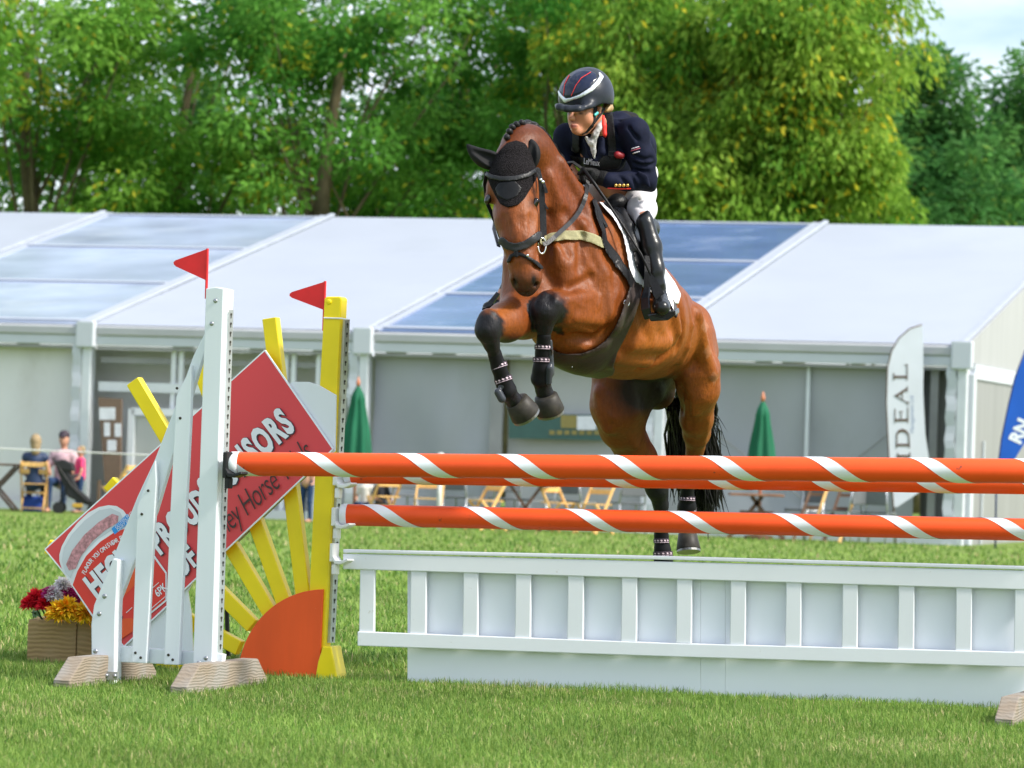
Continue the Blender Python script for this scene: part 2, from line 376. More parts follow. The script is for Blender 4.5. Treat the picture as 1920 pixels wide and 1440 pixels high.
wall(bays[2] - 1.2, bays[3] + .8, M_whitewall, 'wall_panel', b=.9, seed=4)
wall(bays[3] + .1, bays[3] + 2.05, M_greywall, 'wall_panel', seed=5, rip=.05)
wall(bays[3] + 2.3, bays[4] - .1, mat('marquee_wall_warm', (.46, .46, .46), .4, .4, .08, 1, bump=.2, bscale=1.5), 'wall_panel', seed=6, b=.35)
wall(bays[4] + .1, bays[5] - .75, M_greywall, 'wall_panel', seed=7, rip=.05)
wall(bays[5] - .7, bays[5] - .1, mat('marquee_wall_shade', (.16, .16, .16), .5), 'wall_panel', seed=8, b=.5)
for s, w_ in ((bays[3] + 2.17, .2), (bays[4] + 2.3, .05), (bays[5] - .45, .12)):
    mb = MB(); mb.bar(eave(s, ZB, .15), eave(s, ZV - .05, .15), w_, .08, bax); mb.build('wall_pole', M_alud if w_ > .1 else M_alu, mq)
for a_, b_ in (((bays[4] + .5, 1.75), (bays[4] + 2.25, .55)), ((bays[4] + 2.35, .55), (bays[5] - .8, 1.85))):
    mb = MB(); mb.tube([eave(a_[0], a_[1], .12), eave(b_[0], b_[1], .12)], .012, 6); mb.build('brace_cable', M_alud, mq)
# glazed door screen in the second bay: frame bars, transom, door leaf with panes
M_frame = mat('door_frame_white', (.74, .76, .80), .35, .5, .03)
dx0, dx1 = bays[2] + .18, bays[3] - .25
for s in (dx0 + 1.28, dx0 + 2.9, dx0 + 3.2, dx0 + 3.75):
    mb = MB(); mb.bar(eave(s, ZB, .12), eave(s, ZV - .05, .12), .075, .07, bax); mb.build('mullion', M_frame, mq)
    mb = MB(); mb.bar(eave(s + .13, ZB, .12), eave(s + .13, ZV - .05, .12), .075, .07, bax); mb.build('mullion', M_frame, mq)
mb = MB(); mb.bar(eave(dx0, 1.95, .11), eave(dx1, 1.95, .11), .15, .09, bax); mb.build('transom', M_frame, mq)
mb = MB(); mb.bar(eave(dx0, 2.38, .16), eave(dx1, 2.38, .16), .09, .05, bax); mb.build('transom', M_alud, mq)
dl = None
for s in (dx0 + .62, dx0 + 2.35):
    mb = MB(); mb.bar(eave(s, ZB, .02), eave(s, 1.6, .02), .11, .06, bax)
    o = mb.build('door_stile', M_frame, mq)
mb = MB(); mb.bar(eave(dx0 + .62, 1.56, .02), eave(dx0 + 2.35, 1.56, .02), .12, .06, bax); mb.build('door_rail', M_frame, mq)
M_glass = mat('door_glass_grey', (.46, .47, .46), .12, .6, .06, .8)
mb = MB(); mb.box(eave(dx0 + 1.48, .68, .06), (1.6, .012, 1.6), (eax, bax, zax)); mb.build('pane', M_glass, mq)
# gable side of the right end
gp = bays[5]
def gab(b, z, s=0.): return E0 + eax * (gp + .1 + s) + bax * b + zax * z
mb = MB(); mb.prism([gab(.15, ZV + .06), gab(T_, ZV + .06), gab(T_, ZE + RISE + .06), gab(-.02, ZE + .06), gab(-.02, ZV + .06)], eax, .03); mb.build('gable_panel', mat('gable_pvc', (.36, .365, .37), .5, .2, .06, 1.5, stretch=(4, 4, .4)), mq)
mb = MB(); mb.box((gab(.15, ZV - .06) + gab(T_, ZV - .06)) / 2 + eax * .02, (.08, T_ - .15, .22), (eax, bax, zax)); mb.build('gable_valance', M_val, mq)
mb = MB(); mb.prism([gab(.3, ZB), gab(T_, ZB), gab(T_, ZV - .18), gab(.3, ZV - .18)], eax, .02); mb.build('gable_wall', mat('gable_clear_wall', (.25, .25, .25), .4, .4, .1, 1.2, stretch=(3, 3, .3)), mq)
mb = MB(); mb.bar(gab(.12, ZB, .03), gab(.12, ZV - .1, .03), .16, .10, eax, ch=.02); mb.build('post', M_val, mq)
mb = MB(); mb.bar(gab(1.1, ZB, .05), gab(1.15, ZV - 1.1, .05), .05, .03, eax); mb.build('wall_strap', M_val, mq)
mb = MB(); mb.bar(eave(bays[0], ZB + .06, -.03), eave(bays[5], ZB + .06, -.03), .16, .05, bax); mb.build('skirt', M_val, mq)
# signs fixed to the marquee wall
sg = thing('wall_sign', 'dark green sign board with gold lettering hung on the grey marquee wall', 'sign')
MG = mat('sign_green', (.045, .115, .10), .5); MGo = mat('sign_gold', (.30, .24, .07), .5)
pl = eave(0, 0, .02)
def onw(px, py, b=-.0): return onplane(px, py, eave(0, 0, .13 + b), bax)
mb = MB(); mb.prism([onw(955, 775), onw(1150, 778), onw(1150, 826), onw(955, 822)], -bax, .03); mb.build('board', MG, sg)
mb = MB(); mb.prism([onw(1052, 778, -.04), onw(1084, 779, -.04), onw(1084, 803, -.04), onw(1052, 802, -.04)], -bax, .006); mb.build('gold_panel', MGo, sg)
mb = MB()
for k_ in range(7):
    x0 = 1030 + k_ * 14; mb.prism([onw(x0, 807, -.04), onw(x0 + 10, 807, -.04), onw(x0 + 10, 815, -.04), onw(x0, 815, -.04)], -bax, .004)
mb.build('gold_lettering', MGo, sg, )
nt_ = thing('paper_notice', 'white paper notice pinned over the green sign board', 'notice')
mb = MB(); mb.prism([onw(1082, 780, -.06), onw(1118, 780, -.06), onw(1118, 806, -.06), onw(1082, 806, -.06)], -bax, .006); mb.build('sheet', mat('paper', (.78, .79, .84), .7), nt_)
# ------------------------------------------------------------------ trees behind the marquee
M_leaf = attr_mat('leaf', rough=.6, trans=.55, spec=.12)
M_bark = mat('bark', (.13, .105, .06), .85, .2, .35, 2.5, bump=.5, bscale=8)
def tree(seed, px, d, top, low, rw, nclump, per, pal, label, group, lsize=.19, droop=.5, depth=1.0, shape='round', holes=0.):
    """broad-leaved tree: tapered trunk and limbs, crown of leaf faces gathered in clumps"""
    rng = np.random.default_rng(seed); base = P(px, 860, d); base[2] = gz(d) - .05
    zt = 1 + (860 - top) * d / FOC; zl = 1 + (860 - low) * d / FOC
    root = thing('broadleaf_tree', label, 'tree', group)
    h = zt - base[2]; zc = (zt + zl) / 2; rz = (zt - zl) / 2
    # clump centres: shell-weighted in an uneven ellipsoid
    n = nclump; u = rng.normal(size=(n, 3)); u /= np.linalg.norm(u, axis=1)[:, None]
    rr = .25 + .75 * rng.random(n) ** .6
    lump = 1 + .22 * np.sin(u[:, 0] * 5 + seed) * np.cos(u[:, 2] * 4 + seed * 2) 
    u = np.sign(u) * np.abs(u) ** .8; C = u * rr[:, None] * lump[:, None] * np.array([rw * 1.08, rw * depth, rz * 1.05])
    if shape == 'cone': C[:, :2] *= (1 - .62 * np.clip((C[:, 2:3] / rz + 1) / 2, 0, 1))
    C += np.array([base[0], base[1], zc])
    if holes: C = C[rng.random(len(C)) > holes * (np.abs(np.sin(C[:, 0] * 1.1 + C[:, 2] * .9 + seed)) > .75)]
    n = len(C)
    # trunk and limbs
    mb = MB(); r0 = .045 * h * .45 + .06
    tp = [base + np.array([.25 * math.sin(k * .9 + seed), .2 * math.cos(k * .7 + seed), h * .8 * k / 8.]) * np.array([k / 8., k / 8., 1]) for k in range(9)]
    mb.tube(tp, [r0 * (1 - .8 * k / 8.) + .02 for k in range(9)], 8)
    mb.build('trunk', M_bark, root, True)
    mb = MB()
    for c in C[::4]:
        k = int(np.clip((c[2] - base[2]) / h * 8 * .72, 3, 7)); a = tp[k]; mid = a * .5 + c * .5 + np.array([0, 0, .25]) + rng.normal(0, .18, 3)
        rb = r0 * .22 * (1 - k / 11.)
        mb.tube([a, a * .72 + mid * .28 + rng.normal(0, .06, 3), mid, mid * .5 + c * .5 + rng.normal(0, .1, 3), c], [rb + .015, rb * .8 + .012, rb * .55 + .01, .018, .008], 5)
    mb.build('limbs', M_bark, root, True)
    # leaves
    m_ = n * per; ci = np.repeat(np.arange(n), per)
    cr = .45 + .50 * rng.random(n)
    q = rng.normal(size=(m_, 3)); q /= np.linalg.norm(q, axis=1)[:, None]; q *= (rng.random(m_) ** .42)[:, None]
    pos = C[ci] + q * cr[ci][:, None] * np.array([1.15, 1.15, .85])
    pos[:, 2] -= droop * .35 * (q[:, 0] ** 2 + q[:, 1] ** 2) * cr[ci]
    ax = q * np.array([1, 1, .35]) + rng.normal(0, .35, (m_, 3)) - np.array([0, 0, droop]); ax /= np.linalg.norm(ax, axis=1)[:, None]
    sd_ = np.cross(ax, rng.normal(size=(m_, 3))); sd_ /= np.linalg.norm(sd_, axis=1)[:, None]
    ln = (lsize * (.65 + .7 * rng.random(m_)))[:, None]; wd = ln * .42
    V = np.concatenate([pos, pos + ax * ln * .5 + sd_ * wd * .5, pos + ax * ln, pos + ax * ln * .5 - sd_ * wd * .5], 0)
    i = np.arange(m_); Qd = np.stack([i, i + m_, i + 2 * m_, i + 3 * m_], 1)
    pal = np.array(pal); tone = rng.random(n); yl = rng.random(n)
    w1 = tone[ci][:, None]; c = pal[0] * (1 - w1) + pal[1] * w1
    c = np.where(((rng.random(m_) < .035) | ((yl[ci] < .07) & (rng.random(m_) < .6)))[:, None], pal[2], c)
    c = c * (.92 + .42 * rng.random(m_))[:, None]
    me = quads_mesh('crown', V, Qd, np.concatenate([c] * 4, 0)); link('crown', me, M_leaf, root)
    return root
GA = 'ash trees in the row behind the marquee'
pal_a = [(.065, .21, .024), (.205, .39, .055), (.50, .46, .04)]
pal_b = [(.05, .19, .024), (.165, .355, .055), (.38, .42, .04)]
pal_y = [(.095, .235, .024), (.27, .405, .055), (.60, .52, .04)]
pal_d = [(.045, .15, .04), (.10, .24, .055), (.16, .26, .05)]
tree(11, 40, 84, -110, 505, 3.3, 88, 340, pal_a, 'leafy ash tree at the left end of the row, with yellowing tips', GA, holes=.5)
tree(12, 330, 86, -60, 505, 3.1, 82, 340, pal_a, 'ash tree with bright sky gaps above the blue roof windows', GA, holes=.7)
tree(13, 600, 83, -160, 500, 3.2, 92, 340, pal_b, 'tall green ash tree behind the first white roof bay', GA, holes=.7)
tree(14, 830, 87, -170, 450, 3.2, 72, 340, pal_b, 'open-crowned ash tree with bare limbs showing left of the horse', GA, holes=.8)
tree(15, 1060, 84, -180, 490, 3.2, 98, 340, pal_b, 'ash tree directly behind the rider', GA, holes=.6)
tree(16, 1285, 81, -120, 500, 2.9, 125, 340, pal_y, 'yellow-green ash tree to the right of the rider', GA, droop=.9)
tree(17, 1478, 80, -120, 500, 2.2, 125, 340, pal_y, 'yellow-tinged drooping ash tree at the right end of the row', GA, droop=1.0)
GD = 'dark trees far behind the marquee'
tree(21, 1715, 100, 62, 490, 2.5, 90, 330, pal_d, 'dark green tree with pointed tips standing right of the ash row', GD, droop=.1, shape='cone', lsize=.2)
tree(22, 1815, 104, 175, 490, 3.0, 95, 330, pal_d, 'lower dark green bushy tree under the blue sky patch', GD, droop=.1, lsize=.2)
tree(23, 1965, 102, 85, 490, 3.1, 95, 330, pal_d, 'dark green tree cut by the right edge', GD, droop=.1, lsize=.2, shape='cone')
for k_, (x_, t_) in enumerate(((150, -20), (480, 10), (740, 60), (960, 20), (1200, -10), (1420, 20), (1600, 130))):
    tree(31 + k_, x_, 96, t_ + 60, 520, 3.6, 30, 260, pal_d, ['dark hedgerow tree glimpsed through the %s' % s for s in ('first ash crowns', 'gap left of the flagged wing', 'bare ash limbs', 'crowns behind the horse ears', 'crowns behind the rider back', 'yellow ash crowns', 'last yellow crown')][k_], GD, lsize=.26, droop=.2, holes=.5)
# ------------------------------------------------------------------ show jump: wings, poles, gate
W_paint = mat('white_paint', (.75, .79, .83), .42, .45, .05, 3, bump=.06, bscale=14, stretch=(1, 1, .35), dirt=(.48, .47, .42, .66, .14), dscale=4.)
W_gate = mat('white_gloss_paint', (.70, .735, .77), .38, .45, .03, 2, bump=.05, bscale=10, dirt=(.42, .39, .33, .655, .07), dscale=8.)
W_panel = mat('white_filler_panel', (.82, .86, .93), .3, .45, .02, 1)
Y_paint = mat('yellow_paint', (.88, .68, .004), .42, .45, .08, 4, bump=.08, bscale=16, dirt=(.55, .40, .03, .68, .1), dscale=5)
O_paint = mat('orange_paint', (.80, .082, .012), .48, .3, .06, 5, bump=.05, bscale=12, dirt=(.22, .05, .025, .655, .04), dscale=13)
O_panel = mat('orange_disc_paint', (.88, .105, .015), .5, .4, .06, 4, stretch=(3, 3, .5), bump=.05, bscale=14, dirt=(.85, .5, .4, .74, .03), dscale=9)
W_tape = mat('white_stripe', (.74, .76, .79), .4, .45, .05, 9, dirt=(.45, .43, .4, .68, .1), dscale=10)
GALV = mat('galvanised_steel', (.50, .54, .55), .4, .5, .14, 9, metal=.7)
HOLE = mat('hole_dark', (.03, .028, .02), .8)
BLK = mat('black_plastic', (.018, .018, .02), .35, 0.2)
WPL = mat('white_plastic', (.78, .78, .76), .35, .5)
def wood_mat(name, c0, c1, sc_=16., dist=5., grey=None, direction='Z'):
    m = bpy.data.materials.new(name); m.use_nodes = True; t = m.node_tree; b = t.nodes['Principled BSDF']; N = t.nodes.new; L = t.links.new
    tc = N('ShaderNodeTexCoord'); w_ = N('ShaderNodeTexWave'); w_.bands_direction = direction; w_.inputs['Scale'].default_value = sc_; w_.inputs['Distortion'].default_value = dist; w_.inputs['Detail'].default_value = 3; w_.inputs['Detail Scale'].default_value = .6
    mp = N('ShaderNodeMapping'); mp.inputs['Scale'].default_value = (1, .55, 1); L(tc.outputs['Object'], mp.inputs['Vector']); L(mp.outputs[0], w_.inputs['Vector'])
    rp = N('ShaderNodeValToRGB'); rp.color_ramp.elements[0].color = (*c0, 1); rp.color_ramp.elements[1].color = (*c1, 1); L(w_.outputs['Fac'], rp.inputs[0]); src = rp.outputs[0]
    if grey:
        n = N('ShaderNodeTexNoise'); n.inputs['Scale'].default_value = 7; n.inputs['Detail'].default_value = 6; L(tc.outputs['Object'], n.inputs['Vector']); r2 = N('ShaderNodeValToRGB'); r2.color_ramp.elements[0].position = .42; r2.color_ramp.elements[1].position = .66; L(n.outputs['Fac'], r2.inputs[0])
        mx = N('ShaderNodeMixRGB'); mx.inputs[2].default_value = (*grey, 1); L(r2.outputs[0], mx.inputs[0]); L(src, mx.inputs[1]); src = mx.outputs[0]
    L(src, b.inputs['Base Color']); b.inputs['Roughness'].default_value = .85; b.inputs['Specular IOR Level'].default_value = .2
    bp = N('ShaderNodeBump'); bp.inputs['Strength'].default_value = .4; bp.inputs['Distance'].default_value = .004; L(w_.outputs['Fac'], bp.inputs['Height']); L(bp.outputs[0], b.inputs['Normal'])
    return m
WOOD = wood_mat('weathered_wood', (.235, .19, .145), (.265, .22, .17), 26, 8., (.27, .25, .225))
SCREW = mat('screw_steel', (.35, .36, .38), .35, .5, metal=.8)
REDF = mat('red_flag', (.72, .018, .022), .5, .4, .08, 14)

AW = R_(18)
wn = np.array([-math.sin(AW), -math.cos(AW), 0]); wu = np.array([-math.cos(AW), math.sin(AW), 0])    # front normal, leftward along the wing
W0 = P(398, 1292, 16.0); W0[2] = 0
def ow(px, py, off=0.): return onplane(px, py, W0 + wn * off, wn)
wing = thing('jump_wing', 'white slatted jump wing with wooden feet and a galvanised cup strip', 'jump wing', 'wings of the show jump')
def trace(pxs, f, n, t, name, m, parent, bevel=.004, off=0.):
    mb = MB(); mb.prism([f(x, y, off) for x, y in pxs], n, t); return mb.build(name, m, parent, bevel=bevel)
po = trace([(386, 541), (404, 538), (419, 541), (397, 1262), (361, 1262)], ow, wn, -.10, 'post', W_paint, wing)
trace([(419.5, 541), (430, 543), (428, 585), (421, 598)], ow, wn, -.05, 'post_cap', W_paint, wing, off=-.045, bevel=.002)
trace([(385, 622), (383, 660), (352, 760), (318, 872), (292, 960), (248, 1062), (219, 1138), (207, 1100), (214, 1040), (258, 930), (290, 862), (330, 758), (362, 668)], ow, wn, -.035, 'sloping_rail', W_paint, wing, off=-.045)
trace([(359, 684), (357, 780), (346, 1000), (335, 1247), (307, 1246), (318, 980), (330, 744)], ow, wn, -.03, 'slat', W_paint, wing, off=-.008)
trace([(291, 863), (293, 905), (283, 1080), (274, 1244), (247, 1242), (254, 1040), (257, 950)], ow, wn, -.03, 'slat', W_paint, wing, off=-.008)
trace([(172, 1291), (214, 1291), (216, 1150), (221, 1050), (212, 1047), (192, 1095), (176, 1135), (171, 1170)], ow, wn, -.075, 'leg', W_paint, wing, off=.02)
trace([(215, 1210), (366, 1222), (366, 1248), (215, 1241)], ow, wn, -.03, 'bottom_rail', W_paint, wing, off=-.05)
# galvanised cup strip on the right side of the post
def strip(f, n, top, bot, w1, w2, parent, off, nh, rows=1):
    """angle strip: shaded flange, perforated flange turned outwards, keyholes"""
    (xt, yt), (xb, yb) = top, bot
    mb = MB(); mb.prism([f(xt, yt, off), f(xt + w1, yt, off), f(xb + w1, yb, off), f(xb, yb, off)], n, -.012)
    s_ = mb.build('cup_strip', GALV, parent)
    mb = MB(); a = [f(xt + w1, yt, off), f(xb + w1, yb, off)]; c = [f(xt + w1 + w2, yt, off - .03), f(xb + w1 + w2, yb, off - .03)]
    nn = nrm(np.cross(a[1] - a[0], c[0] - a[0])); nn = nn if nn[1] < 0 else -nn
    mb.prism([a[0], c[0], c[1], a[1]], nn, -.006); mb.build('perforated_flange', GALV, s_)
    mb = MB(); dn = nrm(a[1] - a[0]); sx = nrm(c[0] - a[0])
    for k in range(nh):
        q = (k + .5) / nh; ctr = (a[0] * (1 - q) + a[1] * q + c[0] * (1 - q) + c[1] * q) / 2 + nn * .0015
        r = .006
        mb.add([ctr + (sx * math.cos(t) + dn * math.sin(t)) * r for t in np.linspace(0, 2 * math.pi, 9)[:-1]], [tuple(range(8))])
        mb.add([ctr + sx * .0026 * i + dn * j for i, j in ((-1, .003), (1, .003), (1, .016), (-1, .016))], [(0, 1, 2, 3)])
    hk = mb.build('keyholes', HOLE, s_); hk['kind'] = 'stuff'
    return s_
strip(ow, wn, (421, 581), (400, 1236), 8, 9, wing, -.05, 38)
def disc(ctr, n, r, name, m, parent, t=.004, k=10):
    mb = MB(); mb.lathe(ctr, [(r, -.001), (r, t * .6), (r * .6, t)], n, k); return mb.build(name, m, parent, True)
for x, y in ((404, 564), (397, 607), (373, 1243), (386, 1234)): disc(ow(x, y, .0), wn, .009, 'screw', SCREW, wing)
for x, y in ((278, 920), (266, 964), (338, 784), (332, 728), (254, 1224), (264, 1233), (316, 1228), (324, 1237)): disc(ow(x, y, -.008), wn, .006, 'screw', HOLE, wing)
for x, y in ((196, 1118), (186, 1151), (179, 1221), (191, 1233)): disc(ow(x, y, .02), wn, .010, 'screw', SCREW, wing)
mb = MB(); mb.box(ow(208, 1267, .026), (.065, .012, .035), (wu, wn, zax)); bk = mb.build('foot_bracket', GALV, wing)
for dx in (-.018, .02): disc(ow(208, 1267, .034) + wu * dx, wn, .009, 'bolt', SCREW, bk, t=.01)
mb = MB(); mb.tube([ow(169, 1263, .03), ow(200, 1265, .03)], .003, 6); mb.build('tie_wire', SCREW, wing)
mb = MB(); mb.bar(ow(405, 1264, -.06), ow(412, 1225, -.06), .045, .04, wn); mb.build('post_block', W_paint, wing)
def foot(c, L, hgt, th, parent):
    """timber foot lying across the wing: sloped ends"""
    c = np.asarray(c, float); a = -wn
    prof = [(-L / 2, -.03), (L / 2, -.03), (L / 2, hgt * .25), (L / 2 - hgt * .95, hgt), (-L / 2 + hgt * 1.15, hgt), (-L / 2, hgt * .25)]
    mb = MB(); mb.prism([c - wu * th / 2 + a * x + zax * z for x, z in prof], wu, th)
    o = mb.build('wooden_foot', WOOD, parent, bevel=.006); return o
c1 = W0 + np.array([0, 0, 0.]) - wn * .05
foot(c1 - wu * .012, .88, .115, .075, wing)
c2 = ow(193, 1291, -.02); c2[2] = 0
foot(c2 - wu * .0 - wn * .03, .90, .12, .075, wing)
# far-right wing: only its foot reaches into the picture
wing2 = thing('jump_wing', 'far end wing whose weathered wooden foot pokes in at the lower right corner', 'jump wing', 'wings of the show jump')
r0 = P(1925, 1345, 15.35); r0[2] = 0
foot(r0 + np.array([.06, .45, 0]), 1.0, .11, .075, wing2)
mb = MB(); mb.box(r0 + np.array([.13, .45, .9]), (.08, .10, 1.6), (wu, wn, zax), ch=.008); mb.build('post', W_paint, wing2)

# ---- poles
def pole(name, p, q, r, pitch, ph, label, endcap=.04, sw=.079):
    p = np.asarray(p); q = np.asarray(q); Lp = np.linalg.norm(q - p); d = (q - p) / Lp
    a = nrm(np.cross(d, zax)); a = a if a[1] < 0 else -a; b = nrm(np.cross(d, a)); b = b if b[2] > 0 else -b    # a towards the camera, b up
    root = thing(name, label, 'pole', 'striped poles of the show jump')
    n = 28; rings = [(0, r * .9), (.008, r), (endcap, r)]
    mb = MB(); vs = []
    prof = [(.0, r * .86), (.006, r * .97), (.012, r), (Lp / 2, r), (Lp - .012, r), (Lp, r * .9)]
    for x, rr in prof: vs += [p + d * x + (a * math.cos(2 * math.pi * j / n) + b * math.sin(2 * math.pi * j / n)) * rr for j in range(n)]
    fs = [(i * n + j, i * n + (j + 1) % n, i * n + n + (j + 1) % n, i * n + n + j) for i in range(len(prof) - 1) for j in range(n)] + [tuple(range(n - 1, -1, -1)), tuple(range((len(prof) - 1) * n, len(prof) * n))]
    mb.add(vs, fs); mb.build('shaft', O_paint, root, True)
    if endcap:
        mb = MB(); vs = []
        for x, rr in ((-.002, r * .8), (-.001, r * .93), (.008, r + .0012), (endcap, r + .0012), (endcap, r * .9)):
            vs += [p + d * x + (a * math.cos(2 * math.pi * j / n) + b * math.sin(2 * math.pi * j / n)) * rr for j in range(n)]
        mb.add(vs, [(i * n + j, i * n + (j + 1) % n, i * n + n + (j + 1) % n, i * n + n + j) for i in range(4) for j in range(n)] + [tuple(range(n - 1, -1, -1))])
        mb.build('painted_end', W_tape, root, True)
    # one helical white band per turn; on the camera side it falls towards the right
    st = 40; x0 = ph - pitch
    while x0 < Lp:
        V = []; 
        for k in range(st + 1):
            t = k / st; th = math.pi / 2 - 2 * math.pi * t          # starts on top, goes over the camera side, down, round the back
            xc = x0 + pitch * t
            for s_ in (-.5, .5):
                x = min(max(xc + s_ * sw, endcap + .002), Lp - .01)
                V.append(p + d * x + (a * math.cos(th) + b * math.sin(th)) * (r + .0012))
        F = [(2 * k, 2 * k + 1, 2 * k + 3, 2 * k + 2) for k in range(st) if np.linalg.norm(V[2 * k] - V[2 * k + 1]) > 1e-4 or np.linalg.norm(V[2 * k + 2] - V[2 * k + 3]) > 1e-4]
        if F:
            mb = MB(); mb.add(V, F); o = mb.build('stripe', W_tape, root, True)
        x0 += pitch
    return root
rdir = -.185
def pole_from(x0, y0, d0, x1, y1, r, pitch, xtop, label, endcap):
    p = P(x0, y0, d0); q = P(x1, y1, d0 + rdir * (x1 - x0) / FOC * d0)
    ph = (xtop - x0) / FOC * d0
    return pole('jump_pole', p, q, r, pitch, ph, label, endcap)
pole_from(431, 869.5, 16.02, 1985, 884, .0495, .4225, 575, 'front orange pole with white spirals resting in a black cup', .042)
pole_from(640, 965, 17.0, 1985, 994.5, .0478, .455, 690, 'orange and white pole hung just above the white gate', .03)
pole_from(648, 886, 17.0, 1985, 907, .0478, .455, 720, 'rear orange and white pole half hidden behind the front pole', .03)
cup = thing('jump_cup', 'black jump cup on the white wing holding the front pole', 'jump cup', 'cups that hold the poles')
def cupshape(px, py, d, m, t, s=1.):
    c = P(px, py, d); ex = nrm(P(px + 10, py + .2, d - .02) - c)
    fy = np.cross(zax, ex)
    mb = MB(); mb.box(c + ex * -.004, (.022, .045, .11 * s), (ex, fy, zax), ch=.005); mb.build('bracket', m, t)
    mb = MB(); n = 7; pr = [(.0, -.028), (.02, -.050), (.05, -.052), (.085, -.042), (.098, -.034), (.092, -.026), (.05, -.036), (.022, -.034), (.004, -.012)]
    mb.prism([c + ex * x + zax * (z + .0) + fy * .022 for x, z in pr], -fy, .044); mb.build('tongue', m, t, bevel=.003)
    mb = MB(); mb.box(c + ex * .006 - zax * .075, (.028, .03, .045), (ex, fy, zax), ch=.005); mb.build('pin', m, t)
cupshape(428, 872, 15.98, BLK, cup)
for (px, py, lab) in ((634, 893, 'white plastic cup under the rear pole on the yellow wing'), (631, 969, 'white plastic cup under the pole above the gate'), (628, 1036, 'white plastic cup carrying the end of the white gate')):
    c_ = thing('jump_cup', lab, 'jump cup', 'cups that hold the poles'); cupshape(px, py, 16.985, WPL, c_, .75)

# ---- white gate and the filler panel behind it
gd = nrm(np.array([1, rdir, 0])); gn = np.array([gd[1], -gd[0], 0.])
G0 = P(650, 1035, 16.97)
def og(px, py, off=0.): return onplane(px, py, G0 + gn * off, gn)
gate = thing('jump_gate', 'white wooden gate of upright slats hung under the orange poles', 'gate')
trace([(643, 1038), (1960, 1071), (1960, 1107), (643, 1067)], og, gn, -.045, 'top_rail', W_gate, gate)
trace([(643, 1030), (1260, 1043), (1960, 1063), (1960, 1069.5), (1260, 1050), (643, 1036.5)], og, gn, -.075, 'rail_cap', W_gate, gate, off=.004)
trace([(670, 1184), (1260, 1206), (1960, 1224), (1960, 1252), (1260, 1231.5), (670, 1211)], og, gn, -.04, 'bottom_rail', W_gate, gate, off=.002)
for x0, x1 in ((674, 702), (769, 799), (868, 896), (966, 995), (1064, 1094), (1165, 1194), (1268, 1297), (1369, 1398), (1473, 1502), (1579, 1608), (1684, 1714), (1792, 1822), (1902, 1931)):
    yt = 1068 + (x0 - 650) * .0296; yb = 1186 + (x0 - 670) * .031
    trace([(x0 + 1, yt - 3), (x1 + .5, yt - 2), (x1 - 1, yb + 2), (x0 - 1, yb + 1)], og, gn, -.032, 'slat', W_gate, gate, off=-.006)
fil = thing('filler_panel', 'plain white filler board standing on the grass behind the gate', 'panel')
B0 = G0 - gn * .06
def ob(px, py, off=0.): return onplane(px, py, B0 + gn * off, gn)
for x0, x1 in ((764, 1313.7), (1314.0, 1359.7), (1360.0, 1985)):
    f = lambda x, y0, k: y0 + (x - 764) * k
    trace([(x0, f(x0, 1052, .03)), (x1, f(x1, 1052, .03)), (x1, f(x1, 1280, .043)), (x0, f(x0, 1280, .043))], ob, gn, -.03, 'board', W_panel, fil, bevel=.001)

# ---- yellow sunrise wing
AY = R_(19)
yn = np.array([-math.sin(AY), -math.cos(AY), 0]); yu = np.array([-math.cos(AY), math.sin(AY), 0])
Y0 = P(606, 1272, 17.05); Y0[2] = 0
def oy(px, py, off=0.): return onplane(px, py, Y0 + yn * off, yn)
sunw = thing('sunrise_wing', 'yellow sunrise jump wing with radiating rays and an orange quarter sun', 'jump wing', 'wings of the show jump')
trace([(608, 560), (612, 556), (637, 556), (640, 560), (624, 893), (612, 1150), (606, 1262), (572, 1262), (580, 1103), (590, 893)], oy, yn, -.075, 'post', Y_paint, sunw, bevel=.006)
trace([(605, 1212), (621, 1212), (633, 1274), (590, 1276), (596, 1240)], oy, yn, -.12, 'foot', Y_paint, sunw, off=.02, bevel=.006)
cx, cy_ = 592, 1290
for ang, L0, L1, wd in ((6.9, 160, 698, .068), (19.7, 160, 640, .068), (30.6, 160, 668, .068), (45.0, 165, 545, .068), (62.0, 160, 566, .068), (81, 150, 300, .05)):
    s_, c_ = math.sin(R_(ang)), math.cos(R_(ang))
    p = oy(cx - s_ * L0, cy_ - c_ * L0, -.045); q = oy(cx - s_ * L1, cy_ - c_ * L1, -.045)
    mb = MB(); mb.bar(p, q, wd, .05, yn, ch=.004); mb.build('ray', Y_paint, sunw)
arc = [(606, 1105)] + [(606 - 160 * math.sin(t), 1272 - 167 * math.cos(t)) for t in np.linspace(0.06, 1.5, 18)] + [(446, 1262), (440, 1280), (598, 1282)]
trace(arc, oy, yn, -.012, 'quarter_sun', O_panel, sunw, off=.012, bevel=.002)
trace([(540, 721), (551, 716), (578, 716), (599, 723), (630, 741), (628, 846), (560, 900)], oy, yn, -.012, 'backing_board', W_paint, sunw, off=.016, bevel=.002)
trace([(222, 1216), (280, 1148), (372, 1070), (352, 1110), (358, 1150), (362, 1225)], oy, yn, -.012, 'backing_board', W_paint, sunw, off=.016, bevel=.002)
trace([(415, 1030), (560, 893), (572, 893), (420, 1040)], oy, yn, -.03, 'batten', mat('raw_batten', (.36, .34, .30), .8), sunw, off=-.05)
strip(oy, yn, (641, 599), (613, 1205), 6, 9, sunw, -.03, 34)
mb = MB()
for a_, b_ in (((607, 596), (641, 597)), ((641, 597), (651, 599))): mb.tube([oy(*a_, .004), oy(*b_, .004)], .004, 6)
mb.build('cable_tie', WPL, sunw)
disc(oy(617, 566, .001), yn, .012, 'plug', Y_paint, sunw); 
